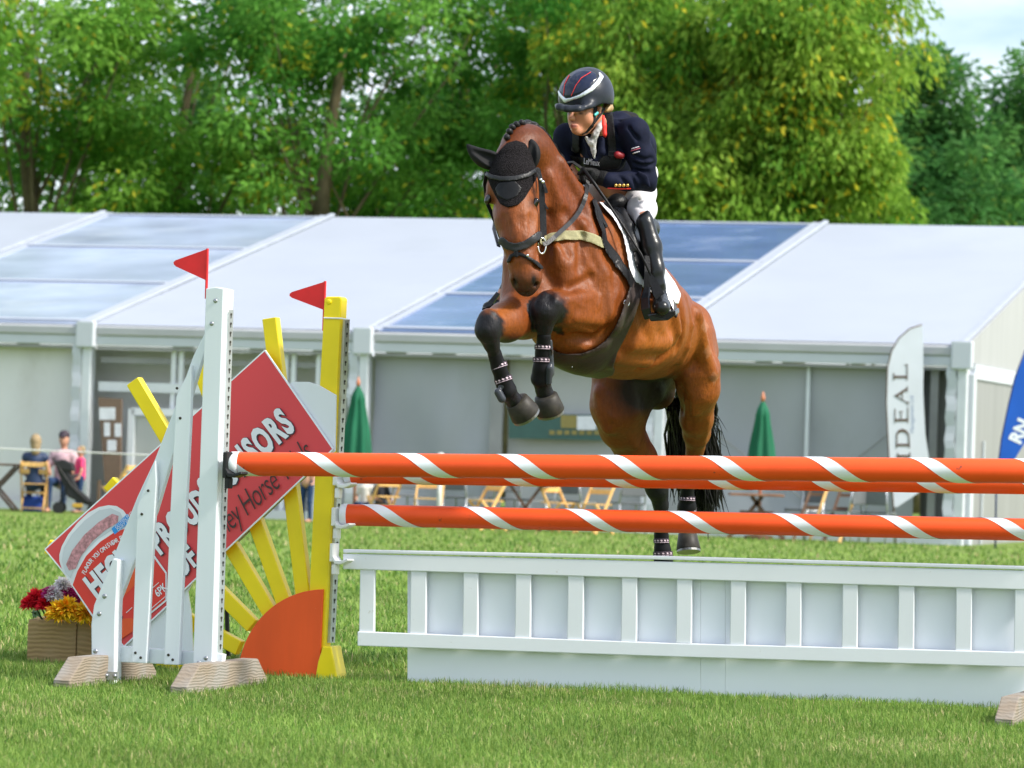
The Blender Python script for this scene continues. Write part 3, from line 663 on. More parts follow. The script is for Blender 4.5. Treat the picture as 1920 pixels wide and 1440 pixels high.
mb = MB(); mb.tube([oy(424, 1110, -.1), oy(428, 1230, -.1)], .01, 6); mb.build('stake', BLK, sunw)

# ---- flags
def flag(tri, rod, f, n, off, lab):
    t = thing('wing_flag', lab, 'flag', 'red flags on the jump wings')
    mb = MB(); mb.prism([f(x, y, off) for x, y in tri], n, .004); mb.build('pennant', REDF, t)
    mb = MB(); mb.tube([f(*rod[0], off), f(*rod[1], off)], .006, 8); mb.build('rod', REDF, t)
flag([(389, 467), (387.5, 526), (331, 500), (326.5, 496), (326, 491.5), (330, 488)], ((389, 466), (386.5, 560)), ow, wn, -.05, 'red pennant on top of the white wing post')
flag([(610, 528), (607, 581), (548, 558.5), (543.5, 555), (543.5, 551), (548, 547.5)], ((609.5, 527), (606.5, 620)), oy, yn, -.02, 'red pennant on top of the yellow wing post')

# ---- sponsor board fixed to the yellow wing
RED = mat('sponsor_red', (.70, .055, .068), .38, .5, .02, 2); REDL = mat('label_red', (.74, .04, .03), .4, .5, .02, 2)
PW = mat('print_white', (.78, .80, .86), .5); PK = mat('print_dark', (.045, .02, .02), .5); PB = mat('print_blue', (.02, .30, .78), .5)
PO = mat('print_orange', (.80, .10, .02), .5); PG = mat('print_tray', (.58, .62, .68), .4, .5, .05, 6); PS = mat('print_sausage', (.50, .24, .27), .5, .4, .45, 60)
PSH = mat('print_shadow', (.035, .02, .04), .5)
brd = thing('sponsor_board', 'tilted red sponsor board with white lettering fixed to the yellow wing', 'sponsor board')
BO = .03
def obd(px, py, k=0): return oy(px, py, BO + .0012 * k)
mb = MB(); mb.prism([obd(*c) for c in ((85, 1030), (497, 657), (625, 842), (233, 1212))], yn, -.008); mb.build('panel', RED, brd)
mb = MB()
for a_, b_ in (((497, 657), (625, 842)), ((625, 842), (233, 1212)), ((233, 1212), (85, 1030)), ((85, 1030), (497, 657))):
    mb.bar(oy(*a_, BO - .004), oy(*b_, BO - .004), .006, .009, yn)
mb.build('edge', W_panel, brd)
def flat(pxs, k, name, m): 
    mb = MB(); vs = [obd(x, y, k) for x, y in pxs]; mb.add(vs, [tuple(range(len(vs)))]); return mb.build(name, m, brd)
def cz(x, y): return 70 + x / 4.5, 920 + y / 4.5
tray = [(185, 590), (186, 540), (205, 470), (260, 370), (340, 270), (430, 185), (520, 138), (600, 122), (670, 130), (725, 165), (770, 225), (760, 300), (640, 345), (520, 425), (400, 545), (325, 675), (288, 785), (262, 750), (215, 690)]
flat([cz(*p) for p in tray], 1, 'tray_print', PW)
tr2 = [(205, 590), (225, 480), (290, 370), (400, 250), (520, 165), (620, 148), (700, 185), (730, 250), (640, 325), (510, 410), (390, 530), (310, 660), (280, 740), (235, 690)]
flat([cz(*p) for p in tr2], 2, 'tray_print', PG)
sg_ = [(282, 640), (330, 530), (430, 400), (545, 300), (655, 232)]
mbs = MB(); rr_ = 44; top_, bot_ = [], []
for i, p in enumerate(sg_):
    d_ = nrm(np.array(sg_[min(i + 1, 4)]) - np.array(sg_[max(i - 1, 0)])); n_ = np.array([-d_[1], d_[0]]); top_.append(tuple(np.array(p) + n_ * rr_)); bot_.append(tuple(np.array(p) - n_ * rr_))
d0 = nrm(np.array(sg_[0]) - np.array(sg_[1])); d1 = nrm(np.array(sg_[-1]) - np.array(sg_[-2]))
flat([cz(*p) for p in [tuple(np.array(sg_[0]) + d0 * 36)] + top_ + [tuple(np.array(sg_[-1]) + d1 * 36)] + bot_[::-1]], 3, 'sausage_print', PS)
lab_o = [(283, 792), (325, 670), (400, 540), (520, 420), (640, 340), (740, 305), (810, 300), (900, 350), (965, 512), (1092, 690), (1092, 930), (945, 1050), (655, 1290), (460, 1060)]
flat([cz(*p) for p in lab_o], 4, 'label_print', PW)
lab_i = [(298, 795), (338, 680), (412, 550), (530, 432), (650, 352), (740, 320), (805, 316), (888, 362), (950, 520), (1080, 700), (1080, 920), (940, 1036), (657, 1276), (474, 1056)]
flat([cz(*p) for p in lab_i], 5, 'label_print', REDL)
flat([cz(*p) for p in ((625, 322), (760, 195), (797, 252), (740, 300), (652, 370))], 6, 'blue_tag', PB)
flat([cz(*p) for p in ((770, 740), (820, 640), (860, 760), (690, 930), (668, 1000), (672, 900))], 6, 'orange_print', PO)
flat([cz(*p) for p in ((658, 1130), (720, 1080), (800, 1075), (860, 1150), (800, 1190), (657, 1285))], 6, 'orange_print', PO)
flat([cz(*p) for p in ((690, 1090), (708, 1050), (722, 1060), (716, 1090), (700, 1102))], 7, 'dark_print', PK)
EB = nrm(obd(497, 657) - obd(85, 1030)); 
_n = yn; EU = nrm(obd(85, 1030) - obd(233, 1212)); EU2 = nrm(np.cross(yn, EB)); EU2 = EU2 if EU2[2] > 0 else -EU2
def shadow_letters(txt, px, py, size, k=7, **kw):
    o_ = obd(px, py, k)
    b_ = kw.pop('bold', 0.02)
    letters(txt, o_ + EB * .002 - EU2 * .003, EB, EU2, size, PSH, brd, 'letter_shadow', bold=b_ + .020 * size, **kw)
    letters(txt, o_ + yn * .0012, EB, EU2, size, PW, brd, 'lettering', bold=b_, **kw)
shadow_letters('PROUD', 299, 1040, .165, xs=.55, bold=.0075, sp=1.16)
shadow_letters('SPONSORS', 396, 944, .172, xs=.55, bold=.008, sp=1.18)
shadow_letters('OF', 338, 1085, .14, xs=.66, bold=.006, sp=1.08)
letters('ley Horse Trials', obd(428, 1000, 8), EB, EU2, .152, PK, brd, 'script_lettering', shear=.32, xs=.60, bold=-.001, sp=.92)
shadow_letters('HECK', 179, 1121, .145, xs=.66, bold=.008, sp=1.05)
letters('6PK', obd(296, 1120, 8), EB, EU2, .05, PW, brd, 'lettering', xs=.75, bold=.001)
letters('GLUTEN FREE', obd(218, 992, 9), EB, EU2, .022, PW, brd, 'lettering', xs=.8)
letters('DAIRY FREE', obd(222, 997, 9), EB, EU2, .022, PW, brd, 'lettering', xs=.8)
arcp = [np.array(cz(*p)) for p in ((402, 712), (450, 620), (520, 545), (610, 475), (735, 405))]
sl = 'FLAVOUR YOU CAN SWEAR BY'; seg = np.cumsum([0] + [np.linalg.norm(arcp[i + 1] - arcp[i]) for i in range(4)])
for i, chh in enumerate(sl):
    if chh == ' ': continue
    t = seg[-1] * i / len(sl); j = min(int(np.searchsorted(seg, t, 'right')) - 1, 3); q = (t - seg[j]) / (seg[j + 1] - seg[j]); p = arcp[j] * (1 - q) + arcp[j + 1] * q; d_ = arcp[min(j + 1, 4)] - arcp[j]
    e1 = nrm(obd(p[0] + d_[0], p[1] + d_[1], 8) - obd(p[0], p[1], 8)); e2 = np.cross(yn, e1); e2 = e2 if e2[2] > 0 else -e2
    letters(chh, obd(p[0], p[1], 8), e1, e2, .030, PW, brd, 'small_letter', xs=.8, bold=.0004)
for a_, b_ in (((955, 835), (1025, 775)), ((955, 1000), (1080, 893)), ((750, 1030), (800, 985))):
    mb = MB(); mb.bar(obd(*cz(*a_), 7), obd(*cz(*b_), 7), .003, .0006, yn); mb.build('print_line', PW, brd)

# ---- planter with artificial chrysanthemums
pl_ = thing('wooden_planter', 'square wooden planter box behind the white wing', 'planter')
PWD = wood_mat('planter_wood', (.27, .185, .085), (.36, .25, .115), 15, 6., (.35, .25, .13))
pc = P(118, 1243, 17.55); pc[2] = 0
pw_, ph_, pd_ = .33, .205, .30
mb = MB(); mb.box(pc + np.array([-.053, 0, ph_ / 2 - .01]), (.222, .03, ph_), ch=.006); mb.build('plank', PWD, pl_)
mb = MB(); mb.box(pc + np.array([.113, .003, ph_ / 2 - .01]), (.106, .03, ph_), ch=.006); mb.build('plank', PWD, pl_)
for sx in (-.15, .152):
    mb = MB(); mb.box(pc + np.array([sx, .165, ph_ / 2 - .01]), (.03, .30, ph_ - .006), ch=.006); mb.build('plank', PWD, pl_)
mb = MB(); mb.box(pc + np.array([0, .33, ph_ / 2 - .01]), (.33, .03, ph_), ch=.006); mb.build('plank', PWD, pl_)
mb = MB(); mb.box(pc + np.array([0, .165, ph_ - .05]), (.27, .29, .05)); mb.build('soil', mat('soil', (.03, .025, .015), .9), pl_)
flw = thing('flower_arrangement', 'bunch of red, yellow, white and purple chrysanthemums in the planter', 'flowers')
def bloom(px, py, d, r, col, col2, seed, n=190):
    rr = np.random.default_rng(seed); c = P(px, py, d); m1 = mat('petal_%d' % seed, col, .6, .3, .25, 40, trans=.25)
    mb = MB()
    for k in range(n):
        z = 1 - 1.55 * (k + .5) / n; th = k * 2.39996; s_ = math.sqrt(max(0, 1 - z * z)); dr = nrm(np.array([s_ * math.cos(th), s_ * math.sin(th) * .9 - .35, z]) + rr.normal(0, .08, 3))
        sd_ = nrm(np.cross(dr, rr.normal(size=3))); up_ = np.cross(sd_, dr); L_ = r * (.72 + .38 * rr.random()); w_ = r * .11
        b_ = c + dr * L_ * .25; m_ = c + dr * L_ * .7 + up_ * L_ * .05; t_ = c + dr * L_ - np.array([0, 0, .1]) * r
        mb.add([b_ - sd_ * w_ * .4, b_ + sd_ * w_ * .4, m_ + sd_ * w_, m_ - sd_ * w_, t_ + up_ * r * .02], [(0, 1, 2, 3), (3, 2, 4)], 0 if rr.random() < .7 else 1)
    mb.lathe(c, [(r * .2, -r * .4), (r * .42, 0), (r * .2, r * .35)], (0, 0, 1), 8)
    me = bpy.data.meshes.new('bloom'); me.from_pydata(mb.v, [], mb.f); me.polygons.foreach_set('material_index', mb.mi); me.materials.append(m1); me.materials.append(mat('petal_b_%d' % seed, col2, .6, .3, .2, 40, trans=.25))
    return link('bloom', me, None, flw)
YE, RD, WH, PU = ((.90, .55, .02), (.88, .33, .01)), ((.70, .012, .03), (.50, .008, .02)), ((.85, .83, .84), (.78, .74, .80)), ((.50, .03, .22), (.62, .08, .30))
for i, (x, y, r, c_) in enumerate(((68, 1126, .066, RD), (54, 1132, .045, RD), (84, 1134, .05, RD), (125, 1143, .075, YE), (112, 1150, .072, YE), (160, 1152, .072, YE), (170, 1135, .05, YE), (118, 1098, .05, WH), (101, 1114, .05, WH), (104, 1165, .05, PU), (128, 1112, .045, PU), (92, 1112, .042, PU), (150, 1110, .05, RD), (145, 1125, .04, PU), (98, 1122, .035, WH))):
    bloom(x, y, (17.62 - .03 * (i % 3)) if r < .07 else 17.46, r, *c_, 100 + i)
mb = MB(); rr = np.random.default_rng(5)
for k in range(70):
    p = P(60 + 110 * rr.random(), 1118 + 45 * rr.random(), 17.70 + .1 * rr.random()); d_ = nrm(rr.normal(size=3)); s_ = nrm(np.cross(d_, rr.normal(size=3)))
    mb.add([p, p + d_ * .025 + s_ * .012, p + d_ * .05, p + d_ * .025 - s_ * .012], [(0, 1, 2, 3)])
mb.build('leaves', mat('flower_leaf', (.03, .09, .02), .6), flw)
mb = MB()
for k in range(10): mb.tube([pc + np.array([-.1 + .022 * k, .15, .15]), P(66 + 10 * k, 1135, 17.66)], .004, 5)
mb.build('stems', mat('flower_stem', (.03, .08, .02), .6), flw)
# ------------------------------------------------------------------ smooth bodies: signed-distance shapes meshed with surface nets
def smin(a, b, k):
    h = np.clip(.5 + .5 * (b - a) / k, 0, 1); return b * (1 - h) + a * h - k * h * (1 - h)
class Field:
    """smooth union of round cones and ellipsoids; points are world coordinates, radii in metres"""
    def __init__(s): s.pr = []
    def cone(s, a, b, ra, rb, k=.03, sub=False):
        s.pr.append(('c', np.asarray(a, np.float32), np.asarray(b, np.float32), ra, rb, k, sub)); return s
    def ell(s, c, ax, r, k=.03, sub=False):
        """ellipsoid: centre, rows of axes, radii"""
        s.pr.append(('e', np.asarray(c, np.float32), np.asarray(ax, np.float32), np.asarray(r, np.float32), None, k, sub)); return s
    @staticmethod
    def one(p, q):
        if p[0] == 'c':
            a, b, ra, rb = p[1:5]; ba = b - a; t = np.clip(((q - a) @ ba) / max(float(ba @ ba), 1e-9), 0, 1)
            return np.linalg.norm(q - a - t[..., None] * ba, axis=-1) - (ra + (rb - ra) * t)
        c, ax, r = p[1:4]; l = (q - c) @ ax.T; k0 = np.linalg.norm(l / r, axis=-1); k1 = np.linalg.norm(l / (r * r), axis=-1) + 1e-9
        return k0 * (k0 - 1) / k1
    def ev(s, q):
        d = np.full(q.shape[:-1], 9., np.float32)
        for p in s.pr:
            v = s.one(p, q); d = -smin(-d, v, p[5]) if p[6] else smin(d, v, p[5])
        return d
    def bounds(s, pad=.05):
        lo = np.full(3, 1e9); hi = -lo
        for p in s.pr:
            if p[6]: continue
            if p[0] == 'c': A = [p[1] - p[3], p[2] - p[4], p[1] + p[3], p[2] + p[4]]
            else: e = np.sqrt(((p[2] * p[3][:, None]) ** 2).sum(0)); A = [p[1] - e, p[1] + e]
            for x in A: lo = np.minimum(lo, x); hi = np.maximum(hi, x)
        return lo - pad, hi + pad
    def grid(s, lo, hi, h):
        n = np.ceil((np.asarray(hi) - lo) / h).astype(int) + 1
        axs = [lo[i] + h * np.arange(n[i]) for i in range(3)]
        d = np.full(n, .3, np.float32)
        for p in s.pr:
            if p[0] == 'c': a = np.minimum(p[1] - p[3], p[2] - p[4]); b = np.maximum(p[1] + p[3], p[2] + p[4])
            else: e = np.sqrt(((p[2] * p[3][:, None]) ** 2).sum(0)); a, b = p[1] - e, p[1] + e
            m = p[5] + .05; i0 = np.maximum(np.floor((a - m - lo) / h).astype(int), 0); i1 = np.minimum(np.ceil((b + m - lo) / h).astype(int) + 1, n)
            if (i1 <= i0).any(): continue
            sl = tuple(slice(i0[i], i1[i]) for i in range(3))
            q = np.stack(np.meshgrid(*[axs[i][sl[i]] for i in range(3)], indexing='ij'), -1).astype(np.float32)
            v = s.one(p, q); d[sl] = -smin(-d[sl], v, p[5]) if p[6] else smin(d[sl], v, p[5])
        return d, axs
def nets(v, lo, h):
    """naive surface nets -> verts, quads"""
    ins = v < 0
    c = [ins[i:ins.shape[0] - 1 + i, j:ins.shape[1] - 1 + j, k:ins.shape[2] - 1 + k] for i in (0, 1) for j in (0, 1) for k in (0, 1)]
    s_ = sum(x.astype(np.int8) for x in c); act = np.argwhere((s_ > 0) & (s_ < 8))
    if not len(act): return np.zeros((0, 3)), np.zeros((0, 4), int)
    corners = np.array([(i, j, k) for i in (0, 1) for j in (0, 1) for k in (0, 1)])
    val = np.stack([v[tuple((act + o).T)] for o in corners], 1)
    acc = np.zeros((len(act), 3)); cnt = np.zeros(len(act))
    for a in range(8):
        for b in range(a + 1, 8):
            if np.abs(corners[a] - corners[b]).sum() != 1: continue
            m = (val[:, a] < 0) != (val[:, b] < 0); t = np.where(m, val[:, a] / np.where(m, val[:, a] - val[:, b], 1), 0)
            acc += np.where(m[:, None], corners[a] + (corners[b] - corners[a]) * t[:, None], 0); cnt += m
    V = lo + (act + acc / cnt[:, None]) * h
    idx = np.full(np.array(v.shape) - 1, -1, np.int64); idx[tuple(act.T)] = np.arange(len(act))
    Q = []
    for ax in range(3):
        o1, o2 = [(1, 2), (2, 0), (0, 1)][ax]
        e = [slice(None)] * 3; e2 = [slice(None)] * 3; e[ax] = slice(0, -1); e2[ax] = slice(1, None)
        ch = ins[tuple(e)] != ins[tuple(e2)]; pts = np.argwhere(ch)
        pts = pts[(pts[:, o1] > 0) & (pts[:, o2] > 0) & (pts[:, o1] < v.shape[o1] - 1) & (pts[:, o2] < v.shape[o2] - 1)]
        def at(d1, d2):
            q = pts.copy(); q[:, o1] += d1; q[:, o2] += d2; return idx[tuple(q.T)]
        q = np.stack([at(-1, -1), at(0, -1), at(0, 0), at(-1, 0)], 1); fl = ins[tuple(pts.T)]
        q = np.where(fl[:, None], q, q[:, ::-1]); Q.append(q[(q >= 0).all(1)])
    return V, np.concatenate(Q)
def relax(V, Q, it=2, f=.5):
    e = np.concatenate([Q[:, [0, 1]], Q[:, [1, 2]], Q[:, [2, 3]], Q[:, [3, 0]]])
    for _ in range(it):
        a = np.zeros_like(V); n = np.zeros(len(V))
        np.add.at(a, e[:, 0], V[e[:, 1]]); np.add.at(a, e[:, 1], V[e[:, 0]]); np.add.at(n, e[:, 0], 1); np.add.at(n, e[:, 1], 1)
        V = V * (1 - f) + f * a / np.maximum(n, 1)[:, None]
    return V
def body_mesh(name, F, h, m, parent, cols=None, it=2, post=None):
    lo, hi = F.bounds(.03); d, axs = F.grid(lo, hi, h)
    V, Q = nets(d, lo, h); V = relax(V, Q, it)
    c = cols(V) if cols else None
    me = quads_mesh(name, V, Q, c); me.materials.append(m); return link(name, me, None, parent, True)
def poly_sd(x, y, poly):
    """signed distance (pixels) to a closed polygon, negative inside"""
    d = np.full(x.shape, 1e9, np.float32); ins = np.zeros(x.shape, bool); n = len(poly)
    for i in range(n):
        (ax_, ay_), (bx, by) = poly[i], poly[(i + 1) % n]; ex, ey = bx - ax_, by - ay_
        t = np.clip(((x - ax_) * ex + (y - ay_) * ey) / (ex * ex + ey * ey + 1e-9), 0, 1)
        d = np.minimum(d, (x - ax_ - t * ex) ** 2 + (y - ay_ - t * ey) ** 2)
        c = ((ay_ > y) != (by > y)) & (x < (bx - ax_) * (y - ay_) / (by - ay_ + 1e-9) + ax_); ins ^= c
    return np.sqrt(d) * np.where(ins, -1, 1)
def line_sd(x, y, pts, hw):
    d = np.full(x.shape, 1e9, np.float32); hw = [hw] * len(pts) if np.isscalar(hw) else hw
    for i in range(len(pts) - 1):
        (ax_, ay_), (bx, by) = pts[i], pts[i + 1]; ex, ey = bx - ax_, by - ay_
        t = np.clip(((x - ax_) * ex + (y - ay_) * ey) / (ex * ex + ey * ey + 1e-9), 0, 1)
        d = np.minimum(d, np.sqrt((x - ax_ - t * ex) ** 2 + (y - ay_ - t * ey) ** 2) - (hw[i] + (hw[i + 1] - hw[i]) * t))
    return d
def shell(name, F, m, parent, d0, d1, t1, poly=None, line=None, hw=5, h=.006, t0=-.004, it=1, fn=None, rnd=0.):
    """leather or cloth lying on body F: the layer t0..t1 above its surface, cut to an outline drawn on the visible side"""
    pts = poly or line; xs = [p[0] for p in pts]; ys = [p[1] for p in pts]; pad = 6 + (0 if poly else (max(hw) if not np.isscalar(hw) else hw))
    cs = np.array([P(x, y, d) for x in (min(xs) - pad, max(xs) + pad) for y in (min(ys) - pad, max(ys) + pad) for d in (d0, d1)])
    lo, hi = cs.min(0) - .01, cs.max(0) + .01
    lo[1], hi[1] = d0, d1
    n = np.ceil((hi - lo) / h).astype(int) + 1; axs = [lo[i] + h * np.arange(n[i]) for i in range(3)]
    q = np.stack(np.meshgrid(*axs, indexing='ij'), -1).astype(np.float32)
    b = F.grid(lo, hi, h)[0]
    if b.shape != q.shape[:-1]: b = F.ev(q)
    x, y = px_of(q); e = (poly_sd(x, y, poly) if poly else line_sd(x, y, line, hw)) * ((d0 + d1) / 2 / FOC)
    v = np.maximum(np.maximum(b - t1, t0 - b), e)
    if rnd: v = np.maximum(v, np.maximum(b - t1, 0) + np.maximum(e + rnd, 0) - rnd * 1.0) if False else v
    v = np.maximum(v, np.maximum(lo[1] + h - q[..., 1], q[..., 1] - hi[1] + 2 * h))
    if fn is not None: v = np.maximum(v, fn(q))
    V, Q = nets(v, lo, h)
    if not len(V): print('empty shell', name); return None
    V = relax(V, Q, it); me = quads_mesh(name, V, Q); me.materials.append(m); o = link(name, me, None, parent, True); me.set_sharp_from_angle(angle=R_(48)); return o

def hit(F, px, py, d0=16.0, d1=19.0, default=None):
    """depth at which the line of sight through a photo pixel meets body F"""
    ds = np.arange(d0, d1, .006); q = np.array([P(px, py, d) for d in ds], np.float32); v = F.ev(q); i = np.argmax(v < 0)
    return float(ds[i]) if v[i] < 0 else default
def relief(F, strokes, sub=False, k=.03):
    """muscle ridges or grooves drawn along the visible surface: (points, radius px, sink px)"""
    new = []
    for pts, r, sink in strokes:
        q = []
        for x, y in pts:
            d = hit(F, x, y)
            if d is not None: q.append((x, y, d + (-1 if sub else 1) * sink * d / FOC))
        for a, b in zip(q, q[1:]): new.append(('c', P(*a).astype(np.float32), P(*b).astype(np.float32), pr(r, a[2]), pr(r, b[2]), k, sub))
    F.pr += new
# ------------------------------------------------------------------ the horse
def pr(r, d): return r * d / FOC         # radius in photo pixels -> metres
class PF(Field):
    """Field whose cones are given as (x px, y px, depth, radius px)"""
    def c(s, a, b, k=.03, sub=False): return s.cone(P(*a[:3]), P(*b[:3]), pr(a[3], a[2]), pr(b[3], b[2]), k, sub)
    def chain(s, pts, k=.03):
        for a, b in zip(pts, pts[1:]): s.c(a, b, k)
        return s
    def b(s, a, k=.03, sub=False): return s.c(a, (a[0] + .2, a[1], a[2], a[3]), k, sub)
H = PF()
# trunk
H.chain([(1028, 540, 16.92, 82), (1075, 538, 17.06, 112), (1118, 556, 17.22, 130), (1172, 594, 17.48, 112), (1210, 612, 17.70, 94), (1232, 628, 17.86, 84)], .07)
H.c((1080, 600, 17.0, 84), (1120, 585, 17.25, 108), .08)
H.c((1134, 408, 17.22, 32), (1176, 470, 17.42, 48), .08)                    # withers to back
H.c((1228, 568, 17.85, 42), (1262, 600, 18.05, 50), .06)                     # croup
# hindquarters
H.c((1282, 652, 17.93, 64), (1306, 692, 17.90, 43), .03)
H.c((1306, 692, 17.90, 43), (1310, 728, 17.93, 38), .025)
H.c((1292, 610, 17.98, 44), (1306, 660, 18.02, 42), .04)
H.chain([(1309, 728, 17.93, 38), (1306, 786, 18.10, 29), (1306, 812, 18.2, 23.5), (1304, 838, 18.3, 17)], .04)
H.chain([(1304, 838, 18.30, 17), (1302, 851, 18.33, 15), (1294, 890, 18.42, 11.5), (1288, 930, 18.50, 10.5), (1288, 962, 18.56, 15), (1289, 990, 18.57, 13)], .02)
H.c((1292, 828, 18.37, 9), (1299, 846, 18.37, 11), .03)                       # point of hock
H.c((1206, 660, 18.10, 80), (1190, 715, 18.04, 62), .03)
H.c((1172, 712, 17.98, 64), (1163, 760, 18.0, 54), .025)
H.chain([(1163, 760, 17.98, 55), (1166, 800, 18.08, 41), (1181, 830, 18.18, 33), (1199, 857, 18.25, 30), (1222, 888, 18.32, 24)], .04)
H.chain([(1222, 888, 18.32, 24), (1232, 917, 18.36, 20), (1239, 946, 18.40, 13.5), (1240, 970, 18.42, 11.5), (1241, 1010, 18.45, 11), (1243, 1040, 18.47, 15.5), (1246, 1068, 18.46, 13)], .025)
H.c((1228, 700, 18.16, 56), (1232, 735, 18.16, 34), .04)                        # inner thighs
# chest and shoulders
H.c((1000, 470, 16.86, 56), (998, 545, 16.84, 54), .06)
H.c((1060, 470, 16.90, 74), (1092, 560, 16.98, 66), .06)
H.c((1024, 545, 16.80, 50), (1040, 585, 16.84, 44), .05)
H.c((1108, 455, 17.02, 62), (1140, 560, 17.05, 56), .07)
H.c((1012, 560, 16.74, 26), (1040, 600, 16.80, 26), .03)
H.c((1064, 640, 16.92, 40), (1095, 655, 17.0, 40), .05)
H.c((975, 495, 16.76, 33), (978, 545, 16.74, 33), .04)
H.c((1048, 492, 16.76, 42), (1070, 545, 16.80, 40), .04)
# off fore (viewer's left)
_i0 = len(H.pr)
H.chain([(984, 560, 16.76, 46), (982, 588, 16.70, 46), (948, 604, 16.52, 36), (916, 612, 16.34, 24)], .035)
H.chain([(917, 598, 16.33, 21), (914, 620, 16.33, 23), (921, 643, 16.36, 15.5), (930, 672, 16.40, 11), (942, 708, 16.45, 11), (951, 735, 16.49, 17), (963, 751, 16.53, 15), (975, 763, 16.56, 17)], .015)
H.b((905, 606, 16.33, 9), .02); H.b((926, 604, 16.32, 9), .02)
H_OFF = H.pr[_i0:]; _i0 = len(H.pr)
# near fore (viewer's right)
H.chain([(1130, 570, 16.98, 58), (1112, 584, 16.92, 50), (1070, 582, 16.76, 38), (1030, 574, 16.58, 29)], .035)
H.c((1120, 600, 16.98, 38), (1085, 604, 16.88, 28), .04)
H.chain([(1032, 568, 16.57, 25), (1022, 584, 16.56, 26), (1021, 610, 16.58, 16.5), (1019, 640, 16.60, 11), (1017, 686, 16.64, 11), (1015, 711, 16.67, 17), (1020, 734, 16.70, 15), (1027, 748, 16.72, 17)], .015)
H.b((1012, 572, 16.54, 10), .02); H.b((1036, 566, 16.53, 10), .02)
H_NEAR = H.pr[_i0:]
# neck
H.chain([(1064, 455, 17.0, 80), (1046, 405, 16.95, 70), (1019, 340, 16.86, 49), (1002, 300, 16.78, 42), (988, 277, 16.72, 40), (976, 276, 16.66, 38)], .05)
H.c((1034, 420, 16.86, 58), (1010, 350, 16.78, 44), .05)
# head
HD = PF()
HD.c((963, 300, 16.60, 36), (962, 335, 16.58, 41), .04)
HD.c((938, 352, 16.57, 27), (984, 352, 16.58, 27), .03)
HD.c((962, 335, 16.56, 38), (968, 410, 16.50, 39), .03)
HD.chain([(968, 410, 16.50, 39), (974, 450, 16.46, 33), (981, 490, 16.44, 27.5), (986, 518, 16.44, 27.5), (987, 527, 16.45, 26)], .025)
HD.c((978, 395, 16.66, 44), (984, 440, 16.60, 34), .04)                     # jowl
HD.c((984, 440, 16.60, 30), (988, 530, 16.50, 19), .03)                       # jaw
HD.b((918, 372, 16.56, 11), .02); HD.b((999, 378, 16.57, 12), .02)           # eye sockets
HD.c((1004, 396, 16.56, 9), (1002, 440, 16.52, 7), .02); HD.c((930, 396, 16.54, 8), (944, 440, 16.49, 6), .02)   # facial crests
HD.b((1000, 522, 16.43, 14), .015); HD.b((970, 524, 16.42, 13), .015)        # nostril rims
HD.c((999, 518, 16.412, 5.5), (1002, 532, 16.415, 6), .010, True); HD.c((967, 522, 16.405, 5), (965, 532, 16.41, 5), .010, True)
HD.c((986, 540, 16.46, 15), (988, 541, 16.48, 15), .02)
HD.b((1003, 381, 16.482, 5), .01, True)
relief(HD, [([(1005, 400), (1003, 425), (998, 450)], 5, 2), ([(960, 400), (972, 450)], 7, 4.5), ([(985, 400), (990, 450)], 6, 4)], False, .015)
relief(HD, [([(1008, 470), (1004, 500)], 4, 1.5), ([(994, 405), (996, 445)], 4, 1.5), ([(944, 405), (955, 450)], 4, 1.5), ([(972, 548), (998, 546)], 2.5, .8)], True, .012)
relief(H, [([(1088, 425), (1128, 515), (1142, 590)], 16, 9), ([(1152, 520), (1152, 560), (1146, 606)], 12, 7), ([(1002, 468), (1012, 540)], 15, 8), ([(1046, 470), (1062, 535)], 20, 11),
           ([(1112, 556), (1062, 562)], 9, 5), ([(1122, 602), (1076, 596)], 9, 5), ([(1062, 644), (1090, 650), (1126, 640)], 8, 4), ([(1302, 588), (1322, 680)], 16, 9), ([(1290, 700), (1302, 770)], 11, 6), ([(1327, 786), (1318, 834)], 4, 1),
           ([(1284, 556), (1295, 610), (1288, 650), (1276, 680)], 5, 1.5), ([(1128, 735), (1142, 800)], 15, 9), ([(1048, 305), (1096, 385)], 13, 8), ([(1180, 640), (1240, 640)], 22, 15), ([(1150, 665), (1210, 672)], 18, 12), ([(968, 470), (972, 540)], 14, 8), ([(1070, 335), (1100, 400), (1112, 440)], 9, 5), ([(1030, 330), (1052, 390)], 9, 5), ([(1165, 560), (1195, 640)], 9, 6.5), ([(1190, 560), (1220, 640)], 9, 6.5), ([(1215, 565), (1245, 635)], 9, 6.5), ([(1255, 560), (1268, 620)], 12, 8), ([(1310, 640), (1334, 700)], 12, 7), ([(1180, 715), (1190, 770)], 14, 9), ([(1150, 780), (1190, 835)], 9, 5), ([(1080, 548), (1120, 572)], 3, .6), ([(1060, 605), (1110, 622)], 4, 1.2), ([(1090, 470), (1120, 545)], 6, 3)], False, .022)
relief(H, [([(1300, 600), (1288, 690)], 2.2, .3), ([(1312, 700), (1300, 780)], 2.2, .3), ([(1250, 600), (1225, 650), (1190, 690)], 2, .2), ([(1110, 500), (1132, 540), (1120, 580)], 2, .2), ([(1060, 560), (1095, 575)], 2, .2), ([(1140, 740), (1160, 800)], 2.2, .3)], False, .012)
relief(H, [([(1062, 398), (1092, 440), (1088, 505)], 8, 3), ([(1026, 465), (1030, 560)], 7, 3), ([(1144, 616), (1108, 634), (1076, 626)], 6, 2.5), ([(1166, 560), (1156, 600), (1140, 622)], 5, 2), ([(1270, 555), (1281, 610), (1272, 655)], 8, 3),
           ([(1264, 690), (1276, 735), (1276, 770)], 7, 2), ([(1026, 400), (1068, 478)], 8, 3), ([(990, 468), (990, 540)], 5, 2), ([(1070, 540), (1108, 520)], 6, 2), ([(1288, 745), (1296, 800)], 4, 1.5), ([(1200, 690), (1240, 672), (1266, 652)], 6, 2)], True, .026)
